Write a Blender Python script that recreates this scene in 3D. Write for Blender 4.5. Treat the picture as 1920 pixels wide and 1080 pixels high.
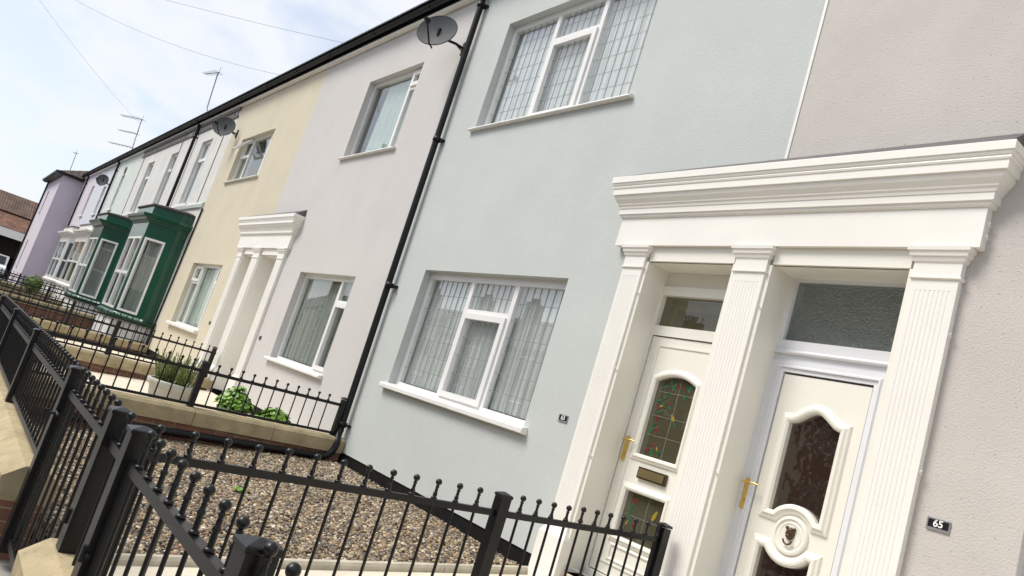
import bpy, math, random
import numpy as np
from mathutils import Vector, Matrix
random.seed(7); rng = np.random.default_rng(7)
for o in list(bpy.data.objects): bpy.data.objects.remove(o)
SC = bpy.context.scene
COL = SC.collection

# ------------------------------------------------------------------ camera
YAW, PITCH, ROLL, FPX = -0.952277, 0.163230, 0.306741, 1431.479
fw = Vector((math.sin(YAW)*math.cos(PITCH), math.cos(YAW)*math.cos(PITCH), math.sin(PITCH)))
r0 = Vector((math.cos(YAW), -math.sin(YAW), 0)); u0 = r0.cross(fw)
rt = math.cos(ROLL)*r0 + math.sin(ROLL)*u0
up = -math.sin(ROLL)*r0 + math.cos(ROLL)*u0
cam = bpy.data.objects.new('camera', bpy.data.cameras.new('camera')); COL.objects.link(cam)
m = Matrix((rt, up, -fw)).transposed().to_4x4(); m.translation = (0, -4.5, 1.7)
cam.matrix_world = m
cam.data.sensor_width = 36; cam.data.lens = FPX/1920*36
cam.data.clip_start = 0.05; cam.data.clip_end = 1000
SC.camera = cam

# ------------------------------------------------------------------ light
SUN_EL, SUN_AZ = math.radians(52), math.radians(212)     # azimuth from +Y towards +X
SUN_E, SKY_E, EXPO = 2.15, 0.13, 0.64
W = bpy.data.worlds.new("World"); SC.world = W; W.use_nodes = True
nt = W.node_tree; nt.nodes.clear()
def N(t, typ, **kw):
    n = t.nodes.new(typ)
    for k, v in kw.items():
        if k in n.inputs.keys(): n.inputs[k].default_value = v
        else: setattr(n, k, v)
    return n
sky = N(nt, 'ShaderNodeTexSky', sky_type='NISHITA', sun_disc=False, sun_elevation=SUN_EL, sun_rotation=SUN_AZ)
sky.air_density = 1.0; sky.dust_density = 2.0
tc = N(nt, 'ShaderNodeTexCoord'); sep = N(nt, 'ShaderNodeSeparateXYZ')
nt.links.new(tc.outputs['Generated'], sep.inputs[0])
addz = N(nt, 'ShaderNodeMath', operation='ADD'); addz.inputs[1].default_value = 0.35
nt.links.new(sep.outputs['Z'], addz.inputs[0])
dx = N(nt, 'ShaderNodeMath', operation='DIVIDE'); dy = N(nt, 'ShaderNodeMath', operation='DIVIDE')
for d, k in ((dx, 'X'), (dy, 'Y')):
    nt.links.new(sep.outputs[k], d.inputs[0]); nt.links.new(addz.outputs[0], d.inputs[1])
cb = N(nt, 'ShaderNodeCombineXYZ')
nt.links.new(dx.outputs[0], cb.inputs[0]); nt.links.new(dy.outputs[0], cb.inputs[1])
no = N(nt, 'ShaderNodeTexNoise', Scale=3.2, Detail=7.0, Roughness=0.55, Distortion=0.25)
nt.links.new(cb.outputs[0], no.inputs['Vector'])
cr = N(nt, 'ShaderNodeMapRange'); cr.inputs['From Min'].default_value = 0.40; cr.inputs['From Max'].default_value = 0.60
cr.inputs['To Min'].default_value = 0.53; cr.inputs['To Max'].default_value = 0.97; cr.interpolation_type = 'SMOOTHSTEP'
nt.links.new(no.outputs['Fac'], cr.inputs['Value'])
mx = N(nt, 'ShaderNodeMix', data_type='RGBA')
mx.inputs['B'].default_value = (4.6, 4.75, 4.98, 1)
nt.links.new(cr.outputs[0], mx.inputs['Factor']); nt.links.new(sky.outputs[0], mx.inputs['A'])
bg = N(nt, 'ShaderNodeBackground', Strength=SKY_E); ow = N(nt, 'ShaderNodeOutputWorld')
nt.links.new(mx.outputs['Result'], bg.inputs['Color']); nt.links.new(bg.outputs[0], ow.inputs[0])
sl = bpy.data.lights.new('sun', 'SUN'); sl.energy = SUN_E; sl.angle = math.radians(24); sl.color = (1, .95, .87)
so = bpy.data.objects.new('sun', sl); COL.objects.link(so)
sd = Vector((math.sin(SUN_AZ)*math.cos(SUN_EL), math.cos(SUN_AZ)*math.cos(SUN_EL), math.sin(SUN_EL)))
so.rotation_euler = sd.to_track_quat('Z', 'Y').to_euler()
SC.view_settings.view_transform = 'Standard'; SC.view_settings.look = 'None'
SC.view_settings.exposure = EXPO; SC.view_settings.gamma = 1; SC.view_settings.use_curve_mapping = False
SC.cycles.max_bounces = 8; SC.cycles.transparent_max_bounces = 16
SC.cycles.use_denoising = True

# ------------------------------------------------------------------ materials
MATS = {}
def material(name, col, rough=.6, metal=0., var=.08, vscale=6., bump=0., bscale=80., bdist=.01, coat=0., detail=4., spec=.5, pits=0., streak=0., pit_tone=0.):
    if name in MATS: return MATS[name]
    mt = bpy.data.materials.new(name); mt.use_nodes = True; t = mt.node_tree; b = t.nodes['Principled BSDF']
    b.inputs['Roughness'].default_value = rough; b.inputs['Metallic'].default_value = metal
    b.inputs['Specular IOR Level'].default_value = spec; b.inputs['Coat Weight'].default_value = coat
    b.inputs['Coat Roughness'].default_value = .06
    c = N(t, 'ShaderNodeTexCoord')
    n = N(t, 'ShaderNodeTexNoise', Scale=vscale, Detail=detail, Roughness=.6)
    t.links.new(c.outputs['Object'], n.inputs['Vector'])
    if streak:
        mp = N(t, 'ShaderNodeMapping'); mp.inputs['Scale'].default_value = (1, 1, streak)
        t.links.new(c.outputs['Object'], mp.inputs['Vector']); t.links.new(mp.outputs[0], n.inputs['Vector'])
    r = N(t, 'ShaderNodeMapRange'); r.inputs['From Min'].default_value = .3; r.inputs['From Max'].default_value = .7
    r.inputs['To Min'].default_value = 1-var; r.inputs['To Max'].default_value = 1+var*.6
    t.links.new(n.outputs['Fac'], r.inputs['Value'])
    mul = N(t, 'ShaderNodeMix', data_type='RGBA', blend_type='MULTIPLY'); mul.inputs['Factor'].default_value = 1
    mul.inputs['A'].default_value = (*col, 1); t.links.new(r.outputs[0], mul.inputs['B'])
    last = mul.outputs['Result']
    if bump or pits:
        n2 = N(t, 'ShaderNodeTexNoise', Scale=bscale, Detail=3., Roughness=.6)
        t.links.new(c.outputs['Object'], n2.inputs['Vector'])
        h = n2.outputs['Fac']
        if pits:
            n3 = N(t, 'ShaderNodeTexNoise', Scale=bscale*.62, Detail=2., Roughness=.5)
            t.links.new(c.outputs['Object'], n3.inputs['Vector'])
            mr = N(t, 'ShaderNodeMapRange', interpolation_type='SMOOTHSTEP'); mr.inputs['From Min'].default_value = .27; mr.inputs['From Max'].default_value = .36
            t.links.new(n3.outputs['Fac'], mr.inputs['Value'])
            if pit_tone:      # base colour darkened inside the bump pits
                dm = N(t, 'ShaderNodeMapRange'); dm.inputs['To Min'].default_value = pit_tone; t.links.new(mr.outputs[0], dm.inputs['Value'])
                m2 = N(t, 'ShaderNodeMix', data_type='RGBA', blend_type='MULTIPLY'); m2.inputs['Factor'].default_value = 1
                t.links.new(last, m2.inputs['A']); t.links.new(dm.outputs[0], m2.inputs['B']); last = m2.outputs['Result']
            ad = N(t, 'ShaderNodeMath', operation='MULTIPLY_ADD'); ad.inputs[1].default_value = pits
            t.links.new(mr.outputs[0], ad.inputs[0]); t.links.new(h, ad.inputs[2]); h = ad.outputs[0]
        bp = N(t, 'ShaderNodeBump', Strength=bump or .5, Distance=bdist)
        t.links.new(h, bp.inputs['Height']); t.links.new(bp.outputs[0], b.inputs['Normal'])
    t.links.new(last, b.inputs['Base Color'])
    MATS[name] = mt; return mt

def brick_mat(name, axes, c1, c2, mortar):
    mt = bpy.data.materials.new(name); mt.use_nodes = True; t = mt.node_tree; b = t.nodes['Principled BSDF']
    b.inputs['Roughness'].default_value = .85
    c = N(t, 'ShaderNodeTexCoord'); s = N(t, 'ShaderNodeSeparateXYZ'); k = N(t, 'ShaderNodeCombineXYZ')
    t.links.new(c.outputs['Object'], s.inputs[0]); t.links.new(s.outputs[axes[0]], k.inputs[0]); t.links.new(s.outputs[axes[1]], k.inputs[1])
    br = N(t, 'ShaderNodeTexBrick', Scale=1.0); br.inputs['Color1'].default_value = (*c1, 1); br.inputs['Color2'].default_value = (*c2, 1)
    br.inputs['Mortar'].default_value = (*mortar, 1); br.inputs['Mortar Size'].default_value = .005
    br.inputs['Brick Width'].default_value = .225; br.inputs['Row Height'].default_value = .075; br.inputs['Mortar Smooth'].default_value = .3
    t.links.new(k.outputs[0], br.inputs['Vector'])
    n = N(t, 'ShaderNodeTexNoise', Scale=9., Detail=5.); t.links.new(c.outputs['Object'], n.inputs['Vector'])
    r = N(t, 'ShaderNodeMapRange'); r.inputs['To Min'].default_value = .55; r.inputs['To Max'].default_value = 1.4
    t.links.new(n.outputs['Fac'], r.inputs['Value'])
    mul = N(t, 'ShaderNodeMix', data_type='RGBA', blend_type='MULTIPLY'); mul.inputs['Factor'].default_value = 1
    t.links.new(br.outputs['Color'], mul.inputs['A']); t.links.new(r.outputs[0], mul.inputs['B'])
    t.links.new(mul.outputs['Result'], b.inputs['Base Color'])
    bp = N(t, 'ShaderNodeBump', Strength=.6, Distance=.006); iv = N(t, 'ShaderNodeMath', operation='SUBTRACT'); iv.inputs[0].default_value = 1
    t.links.new(br.outputs['Fac'], iv.inputs[1]); t.links.new(iv.outputs[0], bp.inputs['Height']); t.links.new(bp.outputs[0], b.inputs['Normal'])
    return mt

def tile_mat(name, c1, c2, axes='XY', w=.3, hgt=.33):
    mt = bpy.data.materials.new(name); mt.use_nodes = True; t = mt.node_tree; b = t.nodes['Principled BSDF']
    b.inputs['Roughness'].default_value = .8
    c = N(t, 'ShaderNodeTexCoord'); s = N(t, 'ShaderNodeSeparateXYZ'); k = N(t, 'ShaderNodeCombineXYZ')
    t.links.new(c.outputs['Object'], s.inputs[0]); t.links.new(s.outputs[axes[0]], k.inputs[0]); t.links.new(s.outputs[axes[1]], k.inputs[1])
    br = N(t, 'ShaderNodeTexBrick', Scale=1.0, offset=.5); br.inputs['Color1'].default_value = (*c1, 1); br.inputs['Color2'].default_value = (*c2, 1)
    br.inputs['Mortar'].default_value = (c1[0]*.25, c1[1]*.25, c1[2]*.25, 1); br.inputs['Mortar Size'].default_value = .025
    br.inputs['Brick Width'].default_value = w; br.inputs['Row Height'].default_value = hgt
    t.links.new(k.outputs[0], br.inputs['Vector'])
    n = N(t, 'ShaderNodeTexNoise', Scale=1.3, Detail=6.); t.links.new(c.outputs['Object'], n.inputs['Vector'])
    r = N(t, 'ShaderNodeMapRange'); r.inputs['From Min'].default_value = .3; r.inputs['From Max'].default_value = .7; r.inputs['To Min'].default_value = .55; r.inputs['To Max'].default_value = 1.3
    t.links.new(n.outputs['Fac'], r.inputs['Value'])
    mul = N(t, 'ShaderNodeMix', data_type='RGBA', blend_type='MULTIPLY'); mul.inputs['Factor'].default_value = 1
    t.links.new(br.outputs['Color'], mul.inputs['A']); t.links.new(r.outputs[0], mul.inputs['B'])
    t.links.new(mul.outputs['Result'], b.inputs['Base Color'])
    bp = N(t, 'ShaderNodeBump', Strength=.8, Distance=.03); iv = N(t, 'ShaderNodeMath', operation='SUBTRACT'); iv.inputs[0].default_value = 1
    t.links.new(br.outputs['Fac'], iv.inputs[1]); t.links.new(iv.outputs[0], bp.inputs['Height']); t.links.new(bp.outputs[0], b.inputs['Normal'])
    return mt

def glass_mat(name, tint=(.85, .9, .88), f0=.14, wob=0., wscale=3., rough=0.0, tex=False, obscure=None, ofac=.35):
    mt = bpy.data.materials.new(name); mt.use_nodes = True; t = mt.node_tree; t.nodes.clear()
    out = N(t, 'ShaderNodeOutputMaterial'); mix = N(t, 'ShaderNodeMixShader')
    # Schlick reflectance, the same from both sides of the sheet
    fr = N(t, 'ShaderNodeLayerWeight', Blend=.5); tr = N(t, 'ShaderNodeBsdfTransparent'); tr.inputs[0].default_value = (*tint, 1)
    pw = N(t, 'ShaderNodeMath', operation='POWER'); pw.inputs[1].default_value = 5.; t.links.new(fr.outputs['Facing'], pw.inputs[0])
    ma = N(t, 'ShaderNodeMath', operation='MULTIPLY_ADD'); ma.inputs[1].default_value = 1-f0; ma.inputs[2].default_value = f0; t.links.new(pw.outputs[0], ma.inputs[0])
    gl = N(t, 'ShaderNodeBsdfGlossy', Roughness=rough)
    through = tr.outputs[0]
    if obscure:     # rolled or stained glass scatters part of the light it lets through
        df = N(t, 'ShaderNodeBsdfDiffuse'); df.inputs[0].default_value = (*obscure, 1); m3 = N(t, 'ShaderNodeMixShader'); m3.inputs[0].default_value = ofac
        t.links.new(tr.outputs[0], m3.inputs[1]); t.links.new(df.outputs[0], m3.inputs[2]); through = m3.outputs[0]
    t.links.new(ma.outputs[0], mix.inputs[0]); t.links.new(through, mix.inputs[1]); t.links.new(gl.outputs[0], mix.inputs[2])
    t.links.new(mix.outputs[0], out.inputs[0])
    if wob or tex:
        c = N(t, 'ShaderNodeTexCoord')
        if tex:
            n0 = N(t, 'ShaderNodeTexNoise', Scale=14., Detail=2.); t.links.new(c.outputs['Object'], n0.inputs['Vector'])
            mxv = N(t, 'ShaderNodeMix', data_type='VECTOR'); mxv.inputs['Factor'].default_value = .12
            t.links.new(c.outputs['Object'], mxv.inputs['A']); t.links.new(n0.outputs['Color'], mxv.inputs['B'])
            v = N(t, 'ShaderNodeTexVoronoi', feature='DISTANCE_TO_EDGE', Scale=24.); t.links.new(mxv.outputs['Result'], v.inputs['Vector'])
            n = N(t, 'ShaderNodeTexNoise', Scale=26., Detail=4., Distortion=3.); t.links.new(c.outputs['Object'], n.inputs['Vector'])
            ad = N(t, 'ShaderNodeMath', operation='ADD'); t.links.new(v.outputs['Distance'], ad.inputs[0]); t.links.new(n.outputs['Fac'], ad.inputs[1])
            h = ad.outputs[0]; bp = N(t, 'ShaderNodeBump', Strength=1., Distance=.06)
        else:
            n = N(t, 'ShaderNodeTexNoise', Scale=wscale, Detail=1.); t.links.new(c.outputs['Object'], n.inputs['Vector'])
            h = n.outputs['Fac']; bp = N(t, 'ShaderNodeBump', Strength=1., Distance=wob)
        t.links.new(h, bp.inputs['Height']); t.links.new(bp.outputs[0], gl.inputs['Normal'])
        if obscure and tex: t.links.new(bp.outputs[0], df.inputs['Normal'])
    return mt

def net_mat(name, col, alpha):
    mt = bpy.data.materials.new(name); mt.use_nodes = True; t = mt.node_tree; t.nodes.clear()
    out = N(t, 'ShaderNodeOutputMaterial'); mix = N(t, 'ShaderNodeMixShader')
    tr = N(t, 'ShaderNodeBsdfTransparent'); df = N(t, 'ShaderNodeBsdfDiffuse')
    c = N(t, 'ShaderNodeTexCoord'); mp = N(t, 'ShaderNodeMapping'); mp.inputs['Scale'].default_value = (26, 6, 1.2)
    t.links.new(c.outputs['Object'], mp.inputs['Vector'])
    n = N(t, 'ShaderNodeTexNoise', Scale=1., Detail=4.); t.links.new(mp.outputs[0], n.inputs['Vector'])
    r = N(t, 'ShaderNodeMapRange'); r.inputs['From Min'].default_value = .3; r.inputs['From Max'].default_value = .7
    r.inputs['To Min'].default_value = max(alpha-.14, .05); r.inputs['To Max'].default_value = min(alpha+.12, 1.)
    t.links.new(n.outputs['Fac'], r.inputs['Value']); df.inputs[0].default_value = (*col, 1)
    t.links.new(r.outputs[0], mix.inputs[0]); t.links.new(tr.outputs[0], mix.inputs[1]); t.links.new(df.outputs[0], mix.inputs[2])
    t.links.new(mix.outputs[0], out.inputs[0]); return mt

R_MINT = material('mint_render', (.54, .573, .557), .85, var=.05, vscale=1.2, bump=.55, bscale=95, bdist=.008, pits=.5, pit_tone=.88)
R_PINK = material('pinkish_grey_render', (.555, .522, .492), .85, var=.07, vscale=1.5, bump=.5, bscale=85, bdist=.009, pits=.5, pit_tone=.80)
R_LAV = material('pale_lilac_grey_render', (.575, .557, .543), .85, var=.05, vscale=1.0, bump=.45, bscale=120, bdist=.005, pits=.2)
R_CREAM = material('cream_render', (.61, .555, .43), .85, var=.06, vscale=1.1, bump=.3, bscale=120, bdist=.005, pits=.2)
R_WHITE = material('off_white_render', (.66, .655, .63), .85, var=.1, vscale=1.6, bump=.3, bscale=70, bdist=.006)
R_PALEG = material('pale_green_render', (.60, .66, .62), .85, var=.07, vscale=1.4, bump=.3, bscale=70, bdist=.006)
R_PALEB = material('pale_blue_render', (.60, .62, .68), .85, var=.06, vscale=1.4, bump=.3, bscale=70, bdist=.006)
R_LILAC = material('lilac_render', (.60, .55, .615), .85, var=.05, vscale=1.0, bump=.3, bscale=70, bdist=.006)
WHITE = material('white_gloss_paint', (.84, .82, .772), .32, var=.03, vscale=2.5, bump=.06, bscale=35, bdist=.004)
CREAMW = material('cream_white_door', (.82, .80, .725), .3, var=.02, vscale=3)
UPVC = material('white_upvc', (.80, .80, .79), .28, var=.03, vscale=4)
UPVCB = material('cool_white_upvc', (.76, .765, .80), .3, var=.03, vscale=4)
SILL = material('white_painted_sill', (.80, .79, .76), .4, var=.08, vscale=5, bump=.1, bscale=40, bdist=.003)
BLACK = material('black_railing_paint', (.005, .005, .006), .34, var=.35, vscale=14, bump=.12, bscale=90, bdist=.002, spec=.38)
GUTB = material('black_gutter_plastic', (.007, .007, .008), .45, var=.25, vscale=5, spec=.3)
PLINTH = material('black_plinth_paint', (.007, .0065, .0065), .8, var=.4, vscale=9, spec=.2, bump=.4, bscale=60, bdist=.006)
GREEN = material('dark_green_gloss', (.005, .072, .040), .28, var=.12, vscale=2.5, bump=.08, bscale=30, bdist=.004, coat=.3)
LEAD = material('lead_sheet', (.12, .11, .115), .6, var=.25, vscale=6, bump=.2, bscale=20, bdist=.006)
FELT = material('dark_brown_roofing_felt', (.07, .055, .05), .85, var=.3, vscale=8, bump=.4, bscale=60, bdist=.006)
STONE = material('buff_sandstone', (.41, .335, .20), .85, var=.3, vscale=4.5, bump=.5, bscale=55, bdist=.006, detail=10, pits=.5, pit_tone=.75)
CONC = material('cream_concrete', (.66, .595, .48), .9, var=.15, vscale=2.5, bump=.35, bscale=90, bdist=.004, detail=7)
KERB = material('pale_concrete_edging', (.54, .49, .39), .9, var=.25, vscale=6, bump=.4, bscale=70, bdist=.005)
BRICKY = brick_mat('red_brown_brick_side', 'YZ', (.26, .115, .07), (.17, .085, .06), (.34, .27, .2))
BRICKX = brick_mat('red_brown_brick_front', 'XZ', (.26, .115, .07), (.17, .085, .06), (.34, .27, .2))
BRICKO = brick_mat('dark_red_brick', 'XZ', (.15, .07, .045), (.10, .05, .035), (.2, .17, .14))
ROOFT = tile_mat('brown_roof_tiles', (.14, .10, .075), (.09, .065, .05))
SLATE = tile_mat('grey_slate', (.075, .075, .08), (.055, .055, .06))
ORANGET = tile_mat('weathered_orange_tiles', (.25, .105, .055), (.15, .07, .045), 'YX')
BROWNT = tile_mat('ribbed_brown_tiles', (.15, .085, .05), (.10, .06, .04), 'YX', .22, 6.)
GLASS = glass_mat('window_glass', (.93, .96, .95), .27, wob=.0006, wscale=1.5)
GLASSD = glass_mat('door_glass', (.72, .70, .55), .09, wob=.001, wscale=6, obscure=(.15, .14, .085), ofac=.45)
GLASST = glass_mat('textured_fanlight_glass', (.42, .52, .46), .26, tex=True, rough=.05, obscure=(.21, .30, .26), ofac=.5)
NET = net_mat('white_net_curtain', (.92, .94, .93), .84)
NETG = net_mat('grey_net_curtain', (.70, .75, .70), .62)
NETW = net_mat('bright_net_curtain', (.93, .95, .95), .93)
DRAPE = net_mat('pale_green_drape', (.68, .78, .70), .93)
BLUEC = material('blue_blind', (.30, .42, .50), .8, var=.1)
OLIVEC = material('olive_blind', (.36, .37, .22), .8, var=.1)
ROOM = material('dark_room_paint', (.42, .43, .38), .9, var=.1)
HALL = material('dim_hall_paint', (.50, .46, .28), .9, var=.15)
HALLB = material('brown_hall_paint', (.48, .27, .16), .9, var=.2)
LEADCAME = material('lead_came', (.28, .30, .30), .5, metal=.3, var=.1)
CAMEW = material('pale_lead_came', (.22, .22, .19), .5, var=.1)
BRASS = material('polished_brass', (.72, .50, .16), .26, metal=1., var=.1, vscale=30)
BRONZE = material('aged_bronze', (.12, .075, .045), .42, metal=.7, var=.3, vscale=60)
STEEL = material('galvanised_steel', (.12, .12, .125), .5, metal=.6, var=.15)
DISH = material('dark_grey_dish', (.075, .08, .085), .65, var=.15, vscale=7, spec=.25)
SIGNB = material('black_sign_enamel', (.012, .011, .014), .3)
SIGNS = material('silver_sign_rim', (.42, .40, .43), .35, metal=.6)
SIGNW = material('white_sign_paint', (.85, .85, .85), .5)
POTC = material('off_white_pot', (.44, .44, .39), .6, var=.15, vscale=9, bump=.2, bscale=40, bdist=.003)
POTG = material('pale_green_pot', (.36, .43, .30), .5, var=.15, vscale=9)
SOIL = material('potting_soil', (.04, .03, .02), .95, var=.4, vscale=30, bump=.8, bscale=60, bdist=.02)
LEAFG = material('bright_geranium_leaf', (.14, .29, .018), .45, var=.5, vscale=22)
LEAFR = material('olive_shrub_leaf', (.20, .26, .05), .55, var=.45, vscale=25)
LEAFB = material('light_green_bush_leaf', (.13, .20, .025), .55, var=.45, vscale=14)
STEM = material('green_stem', (.09, .11, .04), .7)
ASPH = material('asphalt', (.05, .05, .052), .9, var=.2, vscale=3, bump=.4, bscale=140, bdist=.006)
PAVE = tile_mat('concrete_paving_flags', (.36, .34, .31), (.31, .295, .27), 'XY', .9, .6)
EARTH = material('garden_earth', (.11, .085, .06), .95, var=.35, vscale=3, bump=.6, bscale=40, bdist=.02)
WIRE = material('dark_cable', (.20, .20, .21), .6)
REDG = material('red_stained_glass', (.20, .012, .015), .25); GRNG = material('green_stained_glass', (.012, .12, .04), .25)
YELG = material('amber_stained_glass', (.30, .21, .03), .25)
VANP = material('white_van_paint', (.75, .75, .75), .3); TYRE = material('black_rubber', (.015, .015, .015), .8)
CABLE = material('grey_cable', (.35, .33, .30), .7)

# ------------------------------------------------------------------ mesh builder
ORG = {}
class MB:
    def __init__(s): s.v = []; s.f = []; s.m = []; s.s = []
    def add(s, vs, fs, mi=0, smooth=False):
        b = len(s.v); s.v += [tuple(p) for p in vs]
        for f in fs: s.f.append(tuple(b+i for i in f)); s.m.append(mi); s.s.append(smooth)
        return s
    def quad(s, a, b, c, d, mi=0): return s.add([a, b, c, d], [(0, 1, 2, 3)], mi)
    def box(s, x0, x1, y0, y1, z0, z1, mi=0):
        return s.add([(x0,y0,z0),(x1,y0,z0),(x1,y1,z0),(x0,y1,z0),(x0,y0,z1),(x1,y0,z1),(x1,y1,z1),(x0,y1,z1)],
                     [(0,3,2,1),(4,5,6,7),(0,1,5,4),(1,2,6,5),(2,3,7,6),(3,0,4,7)], mi)
    def hexa(s, bot, top, mi=0):
        return s.add(list(bot)+list(top), [(3,2,1,0),(4,5,6,7),(0,1,5,4),(1,2,6,5),(2,3,7,6),(3,0,4,7)], mi)
    def beam(s, a, b, w, h, mi=0, upv=(0,0,1)):
        a = Vector(a); b = Vector(b); d = (b-a).normalized(); u = Vector(upv); sd = d.cross(u).normalized(); u = sd.cross(d)
        q = lambda p: [p-sd*w/2-u*h/2, p+sd*w/2-u*h/2, p+sd*w/2+u*h/2, p-sd*w/2+u*h/2]
        return s.hexa(q(a), q(b), mi)
    def tube(s, pts, r, n=8, mi=0, caps=True, smooth=True):
        pts = [Vector(p) for p in pts]; rings = []; base = len(s.v)
        rr = r if isinstance(r, (list, tuple)) else [r]*len(pts)
        ref = None
        for i, p in enumerate(pts):
            t = (pts[min(i+1, len(pts)-1)]-pts[max(i-1, 0)]).normalized()
            if ref is None: ref = Vector((0,0,1)) if abs(t.z) < .9 else Vector((1,0,0))
            a = t.cross(ref).normalized(); b = a.cross(t).normalized(); ref = b
            rings.append([p+rr[i]*(math.cos(k*2*math.pi/n)*a+math.sin(k*2*math.pi/n)*b) for k in range(n)])
        vs = [q for R in rings for q in R]; fs = []
        for i in range(len(pts)-1):
            for k in range(n): fs.append((i*n+k, i*n+(k+1)%n, (i+1)*n+(k+1)%n, (i+1)*n+k))
        s.add(vs, fs, mi, smooth)
        if caps: s.add(rings[0], [tuple(range(n))[::-1]], mi); s.add(rings[-1], [tuple(range(n))], mi)
        return s
    def lathe(s, prof, c=(0,0,0), n=16, mi=0, smooth=True, sx=1., sy=1.):
        vs = [(c[0]+r*math.cos(2*math.pi*k/n)*sx, c[1]+r*math.sin(2*math.pi*k/n)*sy, c[2]+z) for r, z in prof for k in range(n)]
        fs = [(i*n+k, i*n+(k+1)%n, (i+1)*n+(k+1)%n, (i+1)*n+k) for i in range(len(prof)-1) for k in range(n)]
        return s.add(vs, fs, mi, smooth)
    def loft(s, rings, mi=0, smooth=False, cap=True):
        n = len(rings[0]); vs = [p for R in rings for p in R]
        fs = [(i*n+k, i*n+(k+1)%n, (i+1)*n+(k+1)%n, (i+1)*n+k) for i in range(len(rings)-1) for k in range(n)]
        s.add(vs, fs, mi, smooth)
        if cap: s.add(rings[0], [tuple(range(n))[::-1]], mi); s.add(rings[-1], [tuple(range(n))], mi)
        return s
    def sweep(s, pts, prof, closed=False, mi=0, smooth=False):
        """pts in the x-z plane (x,z); prof list of (offset along left normal, y). mitred."""
        P = [Vector((p[0], p[1])) for p in pts]; n = len(P); rings = []
        for i in range(n):
            a = P[i-1] if (i > 0 or closed) else None; b = P[(i+1) % n] if (i < n-1 or closed) else None
            d1 = (P[i]-a).normalized() if a is not None else None; d2 = (b-P[i]).normalized() if b is not None else None
            if d1 is None: d1 = d2
            if d2 is None: d2 = d1
            n1 = Vector((-d1.y, d1.x)); n2 = Vector((-d2.y, d2.x)); mm = (n1+n2)
            if mm.length < 1e-6: mm = n1
            mm = mm.normalized(); k = 1/max(.35, mm.dot(n1))
            rings.append([(P[i].x+mm.x*k*o, y, P[i].y+mm.y*k*o) for o, y in prof])
        np_ = len(prof); vs = [q for R in rings for q in R]; fs = []
        for i in range(n if closed else n-1):
            j = (i+1) % n
            for k in range(np_): fs.append((i*np_+k, i*np_+(k+1) % np_, j*np_+(k+1) % np_, j*np_+k))
        s.add(vs, fs, mi, smooth)
        if not closed: s.add(rings[0], [tuple(range(np_))], mi); s.add(rings[-1], [tuple(range(np_))[::-1]], mi)
        return s
    def mesh(s, name, mats, org=(0,0,0), recalc=True):
        me = bpy.data.meshes.new(name); o = Vector(org)
        me.from_pydata([tuple(Vector(p)-o) for p in s.v], [], s.f)
        for mt in (mats if isinstance(mats, (list, tuple)) else [mats]): me.materials.append(mt)
        me.polygons.foreach_set('material_index', s.m); me.polygons.foreach_set('use_smooth', s.s)
        if recalc:
            import bmesh
            bm = bmesh.new(); bm.from_mesh(me); bmesh.ops.recalc_face_normals(bm, faces=bm.faces); bm.to_mesh(me); bm.free()
        me.update(); return me
    def build(s, name, mats, parent=None, org=None, recalc=True):
        og = ORG.get(parent.name, (0,0,0)) if parent else (org or (0,0,0))
        o = bpy.data.objects.new(name, s.mesh(name, mats, og, recalc)); COL.objects.link(o)
        if parent: o.parent = parent
        else: o.location = og
        ORG[o.name] = og
        return o

def tag(o, label, cat=None, group=None, kind=None):
    if label: o['label'] = label
    if cat: o['category'] = cat
    if group: o['group'] = group
    if kind: o['kind'] = kind
    return o
def thing(name, loc, label, cat, group=None):
    o = bpy.data.objects.new(name, None); COL.objects.link(o); o.location = loc; o.empty_display_size = .2
    ORG[o.name] = tuple(loc); return tag(o, label, cat, group)
def struct(name, mb, mt, org=None):
    return tag(mb.build(name, mt, None, org), None, kind='structure')
def inst(name, me, parent, loc, rz=0.):
    """an object sharing mesh data, placed at a world position under its parent"""
    o = bpy.data.objects.new(name, me); COL.objects.link(o); og = Vector(ORG.get(parent.name, (0,0,0)))
    o.parent = parent; o.location = Vector(loc)-og; o.rotation_euler = (0,0,rz); ORG[o.name] = tuple(loc); return o

def gz(y): return .567+.090*y          # front gardens fall towards the street

# ------------------------------------------------------------------ ground
mb = MB(); mb.box(-400, 400, -400, -6.6, -.6, -.004); struct('road', mb, ASPH)
mb = MB(); mb.box(-400, 400, -6.6, -3.62, -.6, .12); mb.box(-400, 400, -6.74, -6.6, -.6, .115); struct('pavement', mb, PAVE)
mb = MB(); mb.hexa([(-60,-3.62,-.6),(6,-3.62,-.6),(6,.35,-.6),(-60,.35,-.6)], [(-60,-3.62,gz(-3.62)-.05),(6,-3.62,gz(-3.62)-.05),(6,.35,gz(.35)-.05),(-60,.35,gz(.35)-.05)])
struct('garden_ground', mb, EARTH)
mb = MB(); mb.box(-400, 400, 9, 400, -.6, .2); mb.box(-400, -60, -3.62, 9, -.6, .1); mb.box(6, 400, -3.62, 9, -.6, .1); struct('ground', mb, EARTH)
def slab(x0a, x1a, x0b, x1b, y0, y1, dz, th=.05):   # sloped slab, a at y0, b at y1
    mb = MB(); mb.hexa([(x0a,y0,gz(y0)+dz-th),(x1a,y0,gz(y0)+dz-th),(x1b,y1,gz(y1)+dz-th),(x0b,y1,gz(y1)+dz-th)],
                       [(x0a,y0,gz(y0)+dz),(x1a,y0,gz(y0)+dz),(x1b,y1,gz(y1)+dz),(x0b,y1,gz(y1)+dz)]); return mb
struct('path', slab(-4.64, 1.8, -4.79, 1.8, -3.6, -.06, .0), CONC)
struct('path', slab(-14.3, -9.0, -14.3, -9.0, -3.55, -.03, -.012), CONC)
struct('path', slab(-19.9, -14.7, -19.9, -14.7, -3.55, -.03, -.012), CONC)
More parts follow.
